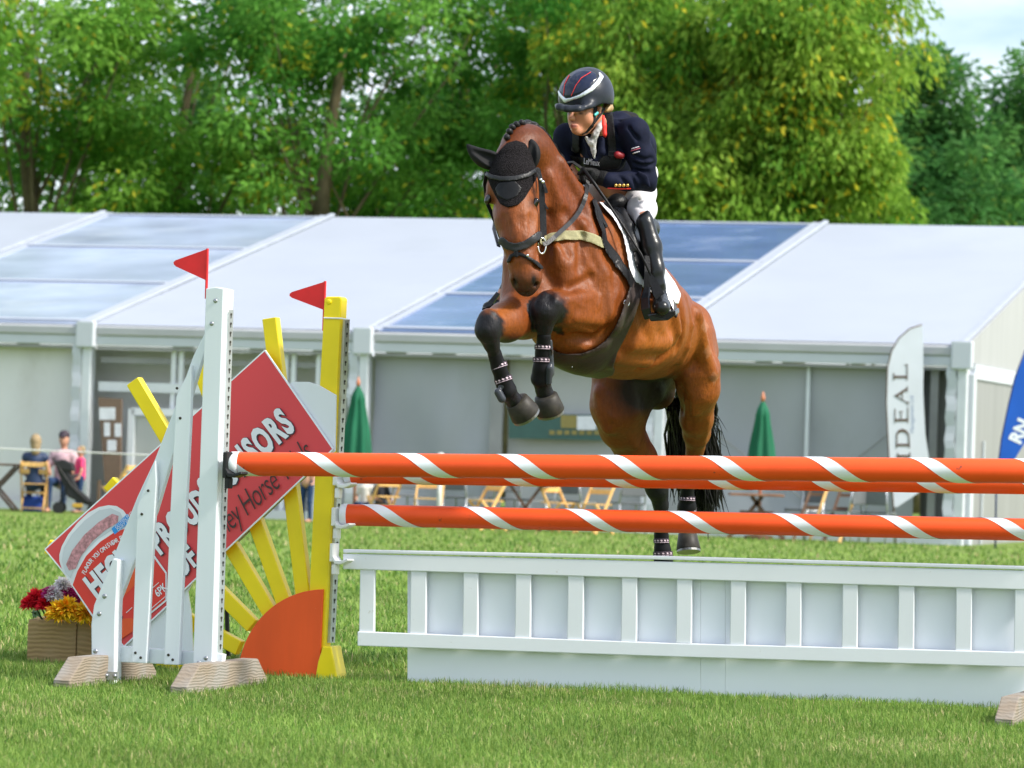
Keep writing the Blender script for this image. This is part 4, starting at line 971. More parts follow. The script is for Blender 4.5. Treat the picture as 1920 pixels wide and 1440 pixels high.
H.pr += HD.pr
CN = [(.30, .085, .022), (.19, .048, .012), (.40, .13, .04)]
def coat(V):
    x, y = px_of(V); d = V[:, 1]; rr = np.random.default_rng(3)
    nz = lambda s, o: np.sin(V[:, 0] * s + o) * np.sin(V[:, 1] * s * 1.1 + o * 2) * np.sin(V[:, 2] * s * .9 + o * 3)
    n1 = nz(7, .3) * .6 + nz(15, 1.1) * .25
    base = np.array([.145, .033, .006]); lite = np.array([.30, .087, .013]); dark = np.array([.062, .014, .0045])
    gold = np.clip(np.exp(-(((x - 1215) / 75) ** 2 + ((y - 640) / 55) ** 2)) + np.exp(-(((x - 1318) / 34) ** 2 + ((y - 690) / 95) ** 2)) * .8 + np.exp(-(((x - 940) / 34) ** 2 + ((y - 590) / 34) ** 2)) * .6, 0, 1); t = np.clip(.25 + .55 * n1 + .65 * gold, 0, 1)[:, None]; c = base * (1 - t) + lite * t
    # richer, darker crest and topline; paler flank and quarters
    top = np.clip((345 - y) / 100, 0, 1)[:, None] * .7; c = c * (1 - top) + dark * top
    blk = np.array([.009, .0085, .011]); J = 4 * n1
    def paint(w, col): 
        nonlocal c; w = np.clip(w, 0, 1)[:, None]; c = c * (1 - w) + np.asarray(col) * w
    Vf = V.astype(np.float32)
    legL = Field(); legR = Field(); legL.pr = H_OFF; legR.pr = H_NEAR
    fore_l = (legL.ev(Vf) < .02) & (x < 1000); fore_r = (legR.ev(Vf) < .02) & (x < 1075)
    rag = .007 * np.sin(V[:, 0] * 90) * np.sin(V[:, 2] * 110) + .005 * np.sin(V[:, 2] * 210 + V[:, 0] * 160)
    kl = np.linalg.norm(V - P(912, 618, 16.32), axis=1) + rag; kr = np.linalg.norm(V - P(1021, 590, 16.55), axis=1) + rag
    paint(np.where(fore_l, (.105 - kl) / .035, 0), blk); paint(np.where(fore_l & (y > 628), (y - 628) / 10, 0) * (x < 1000) * (d < 16.62), blk)
    paint(np.where(fore_r, (.125 - kr) / .035, 0), blk); paint(np.where(fore_r & (y > 606), (y - 606) / 10, 0) * (x < 1056), blk)
    paint(np.where((y > 815) & (d > 17.9), (y - (862 if True else 0) + (x > 1262) * 4 + 5 * J) / 26, 0), blk)
    # dark groin and inner thigh skin, deepened with painted-in shade between the legs
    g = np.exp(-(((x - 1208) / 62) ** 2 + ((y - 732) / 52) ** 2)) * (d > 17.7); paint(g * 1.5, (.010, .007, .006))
    # muzzle and eye surround
    hd = (HD.ev(Vf) < .012) & (d < 16.62)
    paint(np.where(hd & (y < 565), (y - 506 + 8 * J) / 34, 0) * .85, (.030, .022, .020))
    paint(np.where(hd, (np.exp(-(((x - 1001) / 10) ** 2 + ((y - 380) / 11) ** 2)) + np.exp(-(((x - 917) / 8) ** 2 + ((y - 374) / 10) ** 2))) * .8, 0), (.03, .018, .014))
    paint(np.where(hd, np.exp(-(((x - 1001) / 5.5) ** 2 + ((y - 526) / 11) ** 2)) * 1.3, 0), (.006, .005, .005))
    paint(np.where(hd, np.exp(-(((x - 966) / 5) ** 2 + ((y - 528) / 9) ** 2)) * 1.1, 0), (.008, .007, .006))
    # pale quarter marks brushed on the rump
    for qx, qy in ((1322, 612), (1327, 660), (1339, 708)):
        paint(np.where((d > 17.5) & (np.abs(x - qx) / 8 + np.abs(y - qy) / 13 < 1), .30, 0), (.42, .22, .13))
    return c.astype(np.float32)
def coat_mat():
    m = attr_mat('bay_coat', rough=.4, spec=.24); t = m.node_tree; b = t.nodes['Principled BSDF']; N = t.nodes.new; L = t.links.new
    b.inputs['Sheen Weight'].default_value = .0; b.inputs['Sheen Roughness'].default_value = .4
    tc = N('ShaderNodeTexCoord'); n = N('ShaderNodeTexNoise'); n.inputs['Scale'].default_value = 26; n.inputs['Detail'].default_value = 6; L(tc.outputs['Object'], n.inputs['Vector'])
    mp = N('ShaderNodeMapRange'); mp.inputs[3].default_value = .36; mp.inputs[4].default_value = .58; L(n.outputs['Fac'], mp.inputs[0]); L(mp.outputs[0], b.inputs['Roughness'])
    n2 = N('ShaderNodeTexNoise'); n2.inputs['Scale'].default_value = 9; n2.inputs['Detail'].default_value = 10; n2.inputs['Roughness'].default_value = .6; L(tc.outputs['Object'], n2.inputs['Vector'])
    bp = N('ShaderNodeBump'); bp.inputs['Strength'].default_value = .34; bp.inputs['Distance'].default_value = .03; L(n2.outputs['Fac'], bp.inputs['Height'])
    mh = N('ShaderNodeMapping'); mh.inputs['Scale'].default_value = (1, 1, .22); L(tc.outputs['Object'], mh.inputs['Vector'])
    n3 = N('ShaderNodeTexNoise'); n3.inputs['Scale'].default_value = 120; n3.inputs['Detail'].default_value = 3; L(mh.outputs[0], n3.inputs['Vector'])
    b2 = N('ShaderNodeBump'); b2.inputs['Strength'].default_value = .35; b2.inputs['Distance'].default_value = .006; L(n3.outputs['Fac'], b2.inputs['Height']); L(bp.outputs[0], b2.inputs['Normal']); L(b2.outputs[0], b.inputs['Normal'])
    mh2 = N('ShaderNodeMapping'); mh2.inputs['Scale'].default_value = (1, 1, .3); L(tc.outputs['Object'], mh2.inputs['Vector'])
    n4 = N('ShaderNodeTexNoise'); n4.inputs['Scale'].default_value = 75; n4.inputs['Detail'].default_value = 6; n4.inputs['Roughness'].default_value = .7; L(mh2.outputs[0], n4.inputs['Vector'])
    r4 = N('ShaderNodeMapRange'); r4.inputs[1].default_value = .3; r4.inputs[2].default_value = .7; r4.inputs[3].default_value = .72; r4.inputs[4].default_value = 1.2; L(n4.outputs['Fac'], r4.inputs[0])
    mc = N('ShaderNodeMixRGB'); mc.blend_type = 'MULTIPLY'; mc.inputs[0].default_value = 1; at_ = [x for x in t.nodes if x.type == 'ATTRIBUTE'][0]; L(at_.outputs['Color'], mc.inputs[1]); L(r4.outputs[0], mc.inputs[2]); L(mc.outputs[0], b.inputs['Base Color'])
    return m
M_coat = coat_mat()
horse = thing('horse', 'bay horse with black legs jumping the orange poles', 'horse')
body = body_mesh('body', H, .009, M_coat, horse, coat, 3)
# eyes
M_eye = mat('horse_eye', (.008, .005, .004), .06, .8)
for x, y, d in ((1003, 381, 16.502), (915, 374, 16.54)):
    f = PF(); f.c((x - 1, y + 3, d, 6.5), (x + 2, y - 4, d, 6.5), .01); body_mesh('eye', f, .004, M_eye, horse)
# hooves: hollow-sided truncated cones under the pasterns
M_hoof = mat('hoof_horn', (.034, .031, .027), .5, 0.2, .3, 30, dirt=(.06, .054, .03, .5, .3), dscale=14); M_shoe = mat('horseshoe_steel', (.22, .22, .21), .35, .5, metal=.9)
def hoof(a, b, r0, r1, tilt=None):
    pa, pb = P(*a), P(*b); ax_ = nrm(pb - pa); L_ = np.linalg.norm(pb - pa); r0 = pr(r0, a[2]); r1 = pr(r1, b[2])
    mb = MB(); mb.lathe(pa, [(r0 * .7, -L_ * .12), (r0, 0), (r0 + (r1 - r0) * .55, L_ * .5), (r1, L_ * .96), (r1 * .97, L_)], ax_, 24)
    o = mb.build('hoof', M_hoof, horse, True)
    mb = MB(); mb.lathe(pa + ax_ * L_, [(r1 * .96, 0), (r1 * .97, .011), (r1 * .60, .011)], ax_, 24); mb.build('horseshoe', M_shoe, o)
hoof((969, 752, 16.54), (985, 777, 16.575), 23, 29); hoof((1024, 743, 16.70), (1031, 771, 16.735), 22, 28)
hoof((1289, 1000, 18.58), (1291, 1031, 18.56), 17, 23); hoof((1247, 1072, 18.45), (1251, 1106, 18.42), 17, 23)
# plaited mane along the crest and a forelock-free poll
M_hair = mat('black_hair', (.012, .011, .012), .38, 0.22, .3, 40, bump=.6, bscale=90, stretch=(1, 1, .2))
mane = PF()
crest = [(968, 246, 16.66), (978, 238, 16.70), (990, 235, 16.74), (1002, 239, 16.78), (1014, 248, 16.82), (1026, 262, 16.86), (1038, 279, 16.90), (1050, 298, 16.94), (1062, 319, 16.98)]
mane.chain([(x - 1, y - 1, d + .01, 8.5) for x, y, d in crest], .015)
body_mesh('mane', mane, .005, M_hair, horse)
for k, (x, y, d) in enumerate([(960, 238, 16.62), (955, 246, 16.60), (968, 233, 16.64), (978, 230, 16.67), (950, 257, 16.58)]):
    f = PF(); f.b((x, y, d, 6.4), .01); f.b((x + 3, y + 4, d + .01, 5), .01); body_mesh('plait', f, .004, M_hair, horse)
# tail: many fine locks
def locks(name, n, start, end, spread0, spread1, w, seed, curl=.04):
    rr = np.random.default_rng(seed); mb = MB()
    for k in range(n):
        a = np.asarray(start) + rr.normal(0, 1, 3) * spread0; b = np.asarray(end) + rr.normal(0, 1, 3) * spread1
        m1 = a * .66 + b * .34 + rr.normal(0, curl, 3) + np.array([0, .06, .03]); m2 = a * .3 + b * .7 + rr.normal(0, curl, 3)
        wk = w * (.5 + rr.random()); mb.tube([a, m1, m2, b], [wk, wk, wk * .8, wk * .15], 4, caps=False)
    return mb.build(name, M_hair, horse, True)
tl = locks('tail', 520, P(1292, 690, 18.32), P(1322, 945, 18.75), (.02, .02, .03), (.040, .06, .05), .0075, 4, .025)
locks('tail_strands', 200, P(1266, 760, 18.42), P(1300, 925, 18.7), (.025, .02, .02), (.060, .05, .06), .0045, 5, .015)
locks('tail_strands', 22, P(1325, 785, 18.42), P(1352, 880, 18.7), (.008, .02, .02), (.025, .05, .10), .0022, 6, .02)

# ---- tack
LEA = mat('black_leather', (.011, .011, .012), .36, 0.16, .2, 20, bump=.15, bscale=120)
LEAG = mat('grey_black_leather', (.028, .028, .030), .38, 0.2, .2, 20, bump=.15, bscale=120)
STEEL = mat('polished_steel', (.72, .72, .74), .15, .5, metal=1.)
BON = mat('crochet_cotton', (.013, .011, .012), .9, .1, .9, 190, bump=1., bscale=190); BONS = mat('black_jersey', (.009, .009, .010), .7, .2, .2, 9)
bon = thing('ear_bonnet', 'black crocheted ear bonnet on the horse head', 'ear bonnet')
shell('crochet_cap', HD, BON, bon, 16.30, 16.66, .009, poly=[(926, 300), (935, 284), (950, 268), (968, 263), (985, 268), (994, 285), (1003, 305), (1009, 322), (1006, 335), (995, 354), (984, 372), (972, 384), (952, 389), (938, 383), (928, 366), (919, 348), (913, 332), (913, 318)], h=.005)
shell('forehead_patch', HD, LEA, bon, 16.30, 16.62, .013, poly=[(936, 342), (965, 338), (979, 352), (970, 368), (950, 376), (934, 368), (928, 354)], h=.004)
def ear(base_c, tip, wv, d, fl):
    bc, tp = P(*base_c), P(*tip); f = Field(); n_ = 12; wr_ = lambda t: float(np.interp(t, [0, .2, .45, .7, .88, 1], [.030, .037, .033, .022, .010, .002])) * wv; pt = lambda t: bc + (tp - bc) * t + fl * math.sin(t * 3.1) * .018
    for k in range(n_): f.cone(pt(k / n_), pt((k + 1) / n_), wr_(k / n_), wr_((k + 1) / n_), .01)
    f.cone(pt(.12) + np.array([.004, -.042, 0]), pt(.74) + np.array([0, -.026, 0]), .028 * wv, .008, .012, True)
    return body_mesh('ear_cover', f, .0045, BONS, bon, None, 1)
ear((931, 303, 16.58), (875, 270, 16.58), 1.08, 0, np.array([-.3, 0, -.9])); ear((990, 310, 16.58), (995, 261, 16.58), .92, 0, np.array([.9, 0, .1]))
br = thing('bridle', 'black leather bridle with padded noseband on the horse head', 'bridle')
shell('browband', HD, LEAG, br, 16.30, 16.68, .019, line=[(911, 325), (920, 331), (938, 335), (965, 334), (990, 328), (1004, 320), (1011, 316)], hw=4.2, h=.004)
shell('noseband', HD, LEAG, br, 16.30, 16.66, .018, line=[(941, 452), (950, 460), (966, 464), (985, 459), (1000, 449), (1011, 441)], hw=7.5, h=.004)
shell('flash_strap', HD, LEA, br, 16.30, 16.62, .012, line=[(953, 490), (958, 480), (968, 475), (980, 478), (995, 486), (1008, 494), (1016, 502)], hw=3.3, h=.004)
shell('flash_loop', HD, LEA, br, 16.30, 16.62, .016, line=[(967, 466), (968, 479)], hw=4, h=.004)
mb = MB(); nrmv = (-.1, -1, 0)
def strap(name, pts, w, parent, m=LEA, t=.005, n=(.3, -1, 0)):
    mb = MB(); mb.ribbon([P(*p) for p in pts], w, t, n); return mb.build(name, m, parent)
strap('cheekpiece', [(1008, 316, 16.50), (1013, 335, 16.49), (1015, 360, 16.495), (1016, 400, 16.49), (1017, 430, 16.48), (1016, 452, 16.47)], .020, br)
strap('cheekpiece', [(1012, 330, 16.53), (1018, 350, 16.52), (1019, 385, 16.52), (1021, 395, 16.52), (1022, 440, 16.50)], .014, br)
strap('strap_end', [(1018, 338, 16.50), (1022, 352, 16.49), (1025, 362, 16.49)], .012, br)
strap('throat_lash', [(1019, 378, 16.51), (1024, 388, 16.50), (1027, 392, 16.50)], .008, br)
strap('cheekpiece', [(912, 322, 16.56), (909, 345, 16.60), (913, 380, 16.62), (928, 415, 16.58), (940, 450, 16.52)], .016, br)
for x, y in ((1014, 337), (1018, 341)): disc(P(x, y, 16.475), (.2, -1, 0), .007, 'buckle', STEEL, br)
disc(P(989, 479, hit(HD, 989, 479) - .016), (.2, -1, 0), .006, 'buckle', STEEL, br)
def ring(c, n, r, rt, name, m, parent, a0=0, a1=6.2832, asp=1.):
    n = nrm(n); a = nrm(np.cross(n, (0, 0, 1))); b = np.cross(n, a); mb = MB(); K = 20
    mb.tube([np.asarray(c) + a * math.cos(t) * r * asp + b * math.sin(t) * r for t in np.linspace(a0, a1, K)], rt, 8); return mb.build(name, m, parent, True)
ring(P(1016, 461, 16.46), (.5, -1, 0), .034, .0045, 'bit_ring', STEEL, br, asp=.55)
def lay(pts, off): return [(x, y, min(d, (hit(H, x, y) or 99) - off)) for x, y, d in pts]
rn = strap('rein', lay([(1018, 458, 16.45), (1026, 456, 16.46), (1040, 444, 16.50), (1060, 426, 16.58), (1070, 417, 16.62), (1078, 408, 16.68), (1086, 397, 16.74), (1092, 385, 16.80), (1096, 375, 16.84), (1099, 365, 16.88), (1101, 346, 16.92), (1102, 336, 16.94)], .022), .019, br, LEAG, .005, (.5, -.8, .4))
strap('rein', [(1064, 305, 16.98), (1074, 304, 16.97), (1084, 311, 16.96), (1094, 318, 16.95)], .014, br, LEAG, .005, (0, -.7, .7))
strap('rein', [(935, 462, 16.52), (926, 430, 16.7), (930, 400, 16.9)], .016, br)
# breast strap and saddle straps
bs = thing('breastplate', 'olive elastic breastplate strap across the horse chest', 'breastplate')
OLV = mat('olive_elastic', (.30, .28, .16), .8, .2, .15, 60, bump=.3, bscale=200)
shell('elastic', H, OLV, bs, 16.4, 17.0, .014, t0=-.02, line=[(1018, 452), (1034, 445), (1060, 441), (1090, 441), (1112, 447), (1132, 457)], hw=[7, 8.5, 9, 9, 9, 8], h=.005)
shell('leather_strap', H, LEA, bs, 16.5, 17.15, .018, t0=-.02, line=[(1118, 392), (1124, 412), (1132, 432), (1134, 452), (1144, 470), (1156, 486), (1166, 502)], hw=[4, 4, 4, 5, 8, 8.5, 7], h=.005)
shell('leather_strap', H, LEA, bs, 16.5, 17.2, .018, t0=-.02, line=[(1114, 376), (1119, 388), (1124, 400), (1130, 412), (1138, 424)], hw=[4, 4.5, 5, 4, 2.5], h=.005)
shell('leather_strap', H, LEA, bs, 16.6, 17.2, .020, t0=-.02, line=[(1160, 494), (1172, 508), (1183, 524), (1188, 538)], hw=[8, 7, 7, 7], h=.005)
gi = thing('belly_guard_girth', 'dark belly guard girth curving under the horse chest', 'girth')
GIR = mat('girth_leather', (.040, .030, .028), .42, 0.16, .35, 7, bump=.2, bscale=70); GIRB = mat('girth_brown', (.085, .045, .030), .45, .4, .3, 6)
shell('girth_strap', H, GIR, gi, 16.5, 17.35, .020, t0=-.02, poly=[(1186, 522), (1206, 531), (1199, 566), (1188, 600), (1172, 634), (1158, 660), (1150, 688), (1153, 694), (1149, 704), (1120, 712), (1085, 712), (1056, 700), (1037, 686), (1032, 652), (1046, 661), (1064, 664), (1090, 663), (1115, 654), (1136, 638), (1152, 616), (1164, 590), (1173, 562), (1180, 540)], h=.006)
ring(P(1175, 568, hit(H, 1175, 568) - .024), (.35, -1, 0), .013, .003, 'd_ring', STEEL, gi); ring(P(1067, 678, hit(H, 1067, 678) - .024), (-.1, -1, 0), .016, .003, 'hook_ring', STEEL, gi, 0, -3.3)
mb = MB(); c_ = P(1080, 682, hit(H, 1080, 682) - .024); 
mb.tube([c_ + np.array(v) * .016 for v in ((-1, 0, -1), (-1, 0, 1), (1, 0, .9), (1.1, 0, -.4))], .0028, 6); mb.build('clip', STEEL, gi)
# tendon and fetlock boots
BOOT = mat('boot_neoprene', (.010, .010, .012), .5, 0.12, .2, 40); BST = mat('boot_strap', (.055, .042, .055), .6, 0.12); BSL = mat('boot_shell', (.04, .045, .055), .28, 0.25); BPR = mat('boot_print', (.62, .48, .55), .6)
def boot(pts, lab, straps, nm='leg_boot', wide=None):
    t = thing(nm, lab, 'leg boot', 'protective boots on the horse legs'); f = PF(); f.chain(pts, .012); body_mesh('sleeve', f, .005, BOOT, t)
    for (x, y, d, r, sl) in straps:
        a, b = P(x - sl * 4, y - 4, d), P(x + sl * 4, y + 4, d); ax_ = nrm(b - a); c_ = (a + b) / 2; mb = MB(); rr = pr(r, d)
        mb.lathe(c_, [(rr, -.011), (rr * 1.03, -.010), (rr * 1.03, .010), (rr, .011)], ax_, 20); s_ = mb.build('strap', BST, t)
        mb = MB(); fw = nrm(np.array([.1, -1, 0]) - ax_ * np.dot((.1, -1, 0), ax_)); sdv = np.cross(ax_, fw)
        for k in range(-2, 3):
            th = k * .45 + .1; dr = fw * math.cos(th) + sdv * math.sin(th); tq = np.cross(ax_, dr); q = c_ + dr * rr * 1.05
            mb.add([q - tq * .006 - ax_ * .001, q - ax_ * .006, q + tq * .007 - ax_ * .004, q + tq * .001 + ax_ * .003], [(0, 1, 2, 3)]); q = q + ax_ * .007
            mb.add([q - tq * .008 - ax_ * .001, q + tq * .008 - ax_ * .001, q + tq * .008 + ax_ * .001, q - tq * .008 + ax_ * .001], [(0, 1, 2, 3)])
        me = bpy.data.meshes.new('print'); me.from_pydata(mb.v, [], mb.f); me.materials.append(BPR); link('print', me, None, s_)
    return t
b1 = boot([(927, 662, 16.39, 13.5), (935, 688, 16.42, 14), (943, 712, 16.45, 15), (950, 731, 16.47, 19)], 'black boot on the off foreleg nearest the white wing', [(936, 686, 16.42, 15.5, .35), (944, 712, 16.45, 17, .35)])
f_ = PF(); f_.c((934, 735, 16.42, 8), (941, 748, 16.42, 8), .01); f_.c((942, 722, 16.44, 9), (960, 736, 16.46, 7), .01); body_mesh('fetlock_cup', f_, .005, BSL, b1)
b2 = boot([(1020, 630, 16.59, 13.5), (1018, 660, 16.62, 14), (1016, 690, 16.64, 16.5), (1014, 709, 16.66, 19.5)], 'black boot on the near foreleg in front of the girth', [(1018, 651, 16.61, 15.5, -.03), (1016, 675, 16.63, 17, -.03)])
f_ = PF(); f_.c((1031, 640, 16.60, 5), (1033, 700, 16.63, 7), .01); f_.c((1030, 690, 16.61, 7), (1029, 718, 16.63, 6), .01); body_mesh('shell', f_, .005, BSL, b2)
boot([(1290, 905, 18.46, 13), (1288, 930, 18.50, 13), (1288, 950, 18.53, 17), (1288, 966, 18.56, 19)], 'black boot on the near hind leg beside the tail', [(1289, 935, 18.50, 14.5, -.05), (1288, 955, 18.54, 18, -.02)])
boot([(1239, 975, 18.42, 13), (1240, 1005, 18.45, 13), (1242, 1030, 18.46, 15), (1244, 1046, 18.47, 19)], 'black boot on the off hind leg just above the gate', [(1240, 1014, 18.45, 14.5, .02), (1243, 1038, 18.46, 18, .04)])
# saddle, pad
pad = thing('saddle_pad', 'white saddle pad under the black saddle', 'saddle pad')
PADW = mat('quilted_white', (.72, .72, .76), .8, .2, .06, 30, bump=.3, bscale=40)
shell('pad', H, PADW, pad, 16.6, 17.75, .022, poly=[(1122, 378), (1134, 380), (1180, 395), (1225, 470), (1250, 508), (1266, 530), (1277, 552), (1272, 571), (1256, 568), (1232, 556), (1208, 540), (1190, 528), (1180, 505), (1176, 480), (1168, 440), (1152, 412), (1134, 392)], h=.007)
sad = thing('saddle', 'black leather jumping saddle beneath the rider', 'saddle')
shell('flap', H, LEA, sad, 16.6, 17.6, .036, poly=[(1146, 384), (1164, 378), (1190, 405), (1214, 430), (1232, 470), (1240, 520), (1226, 540), (1206, 525), (1192, 500), (1186, 470), (1176, 440), (1162, 412)], h=.007)
f_ = PF(); f_.chain([(1144, 386, 17.14, 14), (1158, 382, 17.18, 17), (1176, 398, 17.30, 20), (1200, 420, 17.46, 26), (1216, 428, 17.58, 22)], .03); f_.c((1176, 412, 17.12, 12), (1190, 470, 17.0, 13), .03); body_mesh('seat', f_, .007, LEA, sad)
f_ = PF(); f_.chain([(1166, 396, 17.06, 8), (1178, 425, 16.98, 10), (1190, 465, 16.93, 9)], .02); body_mesh('knee_block', f_, .006, LEAG, sad)
# ------------------------------------------------------------------ the rider
rider = thing('person', 'rider in navy jacket, white breeches and black helmet crouched over the bay horse', 'person')
SK = PF()
SK.ell(P(1092, 205, 16.985), np.eye(3), (.066, .085, .10), .02)
SK.ell(P(1088, 219, 16.935), np.eye(3), (.056, .062, .078), .02)
SK.c((1083, 240, 16.91, 11), (1094, 240, 16.95, 13), .025)
SK.c((1078, 244, 16.885, 7), (1083, 246, 16.89, 7.5), .015)                         # chin
SK.c((1075, 205, 16.872, 3.2), (1070, 222, 16.852, 4.6), .012); SK.b((1074, 223, 16.86, 5), .01)   # nose
SK.c((1072, 234, 16.862, 3.6), (1080, 234.5, 16.868, 3.4), .008); SK.c((1074, 239, 16.866, 3.8), (1080, 239, 16.87, 3.6), .008)   # lips
SK.c((1069, 209, 16.872, 4), (1098, 207, 16.885, 5), .012)                            # brow
SK.b((1089, 213, 16.862, 4.2), .01, True); SK.b((1066, 213, 16.862, 3.2), .01, True)
SK.c((1100, 224, 16.90, 12), (1096, 216, 16.89, 11), .02)                            # cheek
SK.c((1124, 203, 16.955, 5), (1123, 211, 16.95, 3.6), .008)                           # ear
SK.chain([(1112, 225, 17.0, 20), (1130, 250, 17.06, 22), (1128, 275, 17.12, 40), (1160, 330, 17.35, 42), (1190, 350, 17.48, 38)], .03)
SK.c((1185, 256, 17.06, 12), (1070, 260, 17.2, 12), .05); SK.chain([(1186, 258, 17.04, 12), (1210, 334, 17.06, 11), (1130, 335, 16.97, 9)], .02)
SK.chain([(1058, 258, 17.18, 15), (1056, 300, 17.2, 13), (1078, 330, 17.12, 10)], .02)
SK.chain([(1194, 352, 17.45, 26), (1208, 412, 17.0, 14), (1232, 535, 17.04, 8), (1236, 575, 16.98, 8)], .02)
SK.chain([(1160, 350, 17.52, 26), (1030, 410, 17.28, 14), (945, 545, 17.5, 8), (920, 576, 17.36, 8)], .02)
def skin(V):
    x, y = px_of(V); c = np.tile(np.array([.47, .205, .12]), (len(V), 1)); hd = (y < 258) & (x < 1128)
    def paint(w, col):
        nonlocal c; w = np.clip(w, 0, 1)[:, None]; c = c * (1 - w) + np.asarray(col) * w
    G = lambda cx, cy, rx, ry: np.exp(-(((x - cx) / rx) ** 2 + ((y - cy) / ry) ** 2)) * hd
    paint(G(1097, 230, 10, 8) * .35, (.56, .20, .13)); paint(G(1075, 236.5, 6.5, 3.6) * 1.2, (.36, .085, .075)); paint(G(1076, 236.3, 5.5, 1.3) * 1.2, (.08, .02, .02))
    paint(G(1089, 212.5, 4.6, 2.2) * 1.2, (.05, .03, .025)); paint(G(1066.5, 213, 2.8, 2.1) * 1.2, (.05, .03, .025)); paint(G(1091, 206.5, 8, 2.2), (.16, .09, .05)); paint(G(1068, 207.5, 4, 2), (.16, .09, .05))  # eyes, then brows with the helmet brim's shadow painted in
    paint(G(1073, 227.5, 3, 1.4), (.15, .05, .04))  # nostril shadow painted into the skin colour
    return c.astype(np.float32)
M_skin = attr_mat('skin', rough=.5, spec=.35)
b_ = M_skin.node_tree.nodes['Principled BSDF']; b_.inputs['Subsurface Weight'].default_value = .12; b_.inputs['Subsurface Radius'].default_value = (.02, .008, .005)
body_mesh('body', SK, .0055, M_skin, rider, skin, 1)
NAVY = mat('navy_wool', (.0075, .0095, .024), .75, 0.1, .25, 30, bump=.55, bscale=11); BRE = mat('white_breeches', (.66, .64, .66), .7, .25, .06, 12, bump=.3, bscale=16)
RBOOT = mat('riding_boot_leather', (.008, .009, .010), .30, 0.35, .15, 12, bump=.2, bscale=22); GLO = mat('black_glove', (.012, .012, .013), .55, 0.12, .3, 60, bump=.5, bscale=160)
VST = mat('black_webbing', (.010, .010, .011), .6, 0.12, .2, 60, bump=.3, bscale=120); REDC = mat('red_trim', (.75, .03, .02), .6)
JK = PF()
JK.chain([(1122, 262, 17.10, 42), (1140, 290, 17.20, 50), (1166, 318, 17.36, 46), (1188, 332, 17.50, 38)], .04)
JK.c((1190, 247, 17.02, 27), (1066, 258, 17.18, 24), .05)
JK.c((1160, 238, 17.16, 30), (1196, 268, 17.30, 32), .04)
JK.c((1196, 270, 17.22, 30), (1206, 300, 17.36, 26), .04)
JK.c((1122, 300, 17.06, 24), (1150, 300, 17.06, 22), .04)
ARM = PF()
ARM.chain([(1188, 250, 17.01, 26), (1203, 296, 17.02, 24), (1212, 334, 17.04, 20)], .03)
ARM.chain([(1211, 338, 17.03, 20), (1176, 340, 16.99, 17.5), (1141, 338, 16.955, 15.5)], .018)
ARM.c((1216, 346, 17.03, 12), (1222, 352, 17.04, 8), .02)
ARM.chain([(1062, 256, 17.18, 24), (1056, 290, 17.2, 20), (1060, 320, 17.16, 18)], .03)
for k in range(5): ARM.c((1196 + k * 4, 322 + k * 2, 16.965, 2.0), (1206 + k * 3, 340 + k * 2.5, 16.975, 2.0), .012)      # sleeve creases
relief(ARM, [([(1180, 240), (1196, 262)], 3, 0), ([(1186, 290), (1208, 300), (1222, 296)], 2.6, .4), ([(1188, 306), (1212, 312), (1228, 306)], 2.6, .4), ([(1192, 320), (1214, 322)], 2.4, .4), ([(1160, 330), (1175, 346)], 2.2, .3), ([(1184, 330), (1192, 350)], 2.4, .4)], True, .014)
relief(JK, [([(1152, 242), (1168, 262), (1172, 290)], 3, .4), ([(1064, 250), (1074, 280)], 3, .4), ([(1160, 226), (1186, 240)], 2, .2)], True, .014)
JF = PF(); JF.pr = JK.pr + ARM.pr
body_mesh('jacket', JF, .006, NAVY, rider, None, 1)
f_ = PF(); f_.chain([(1196, 340, 17.50, 32), (1198, 362, 17.40, 31), (1204, 392, 17.14, 26), (1207, 414, 17.0, 17)], .03)
f_.chain([(1165, 345, 17.52, 32), (1110, 362, 17.42, 28), (1030, 412, 17.28, 18)], .03); f_.b((1208, 326, 17.56, 26), .04)
relief(f_, [([(1178, 370), (1200, 376), (1218, 372)], 1.4, -.4), ([(1184, 384), (1204, 392)], 1.3, -.3)], True, .012)
body_mesh('breeches', f_, .007, BRE, rider, None, 1)
def rboot(pts, foot, nm='riding_boot'):
    f = PF(); f.chain(pts, .02); f.chain(foot, .018)
    return f
f_ = rboot([(1210, 416, 16.965, 16.5), (1222, 462, 16.945, 18.5), (1230, 504, 16.92, 15.5), (1234, 536, 16.915, 12.8), (1237, 556, 16.92, 13.5)], [(1241, 556, 16.96, 12), (1239, 566, 16.88, 13.5), (1240, 574, 16.83, 15.5), (1241, 577, 16.79, 14.5)])
f_.c((1214, 399, 16.975, 5), (1208, 418, 16.96, 13), .02)
for k in range(5): f_.c((1224 + k, 512 + k * 6, 16.885, 2), (1241 + k * .5, 508 + k * 6, 16.89, 2), .012)
body_mesh('riding_boot', f_, .0055, RBOOT, rider, None, 1)
f_ = rboot([(1030, 415, 17.28, 17), (985, 480, 17.40, 17), (945, 548, 17.50, 12)], [(942, 562, 17.5, 11), (924, 574, 17.38, 12), (916, 577, 17.33, 12)])
body_mesh('riding_boot', f_, .007, RBOOT, rider, None, 1)
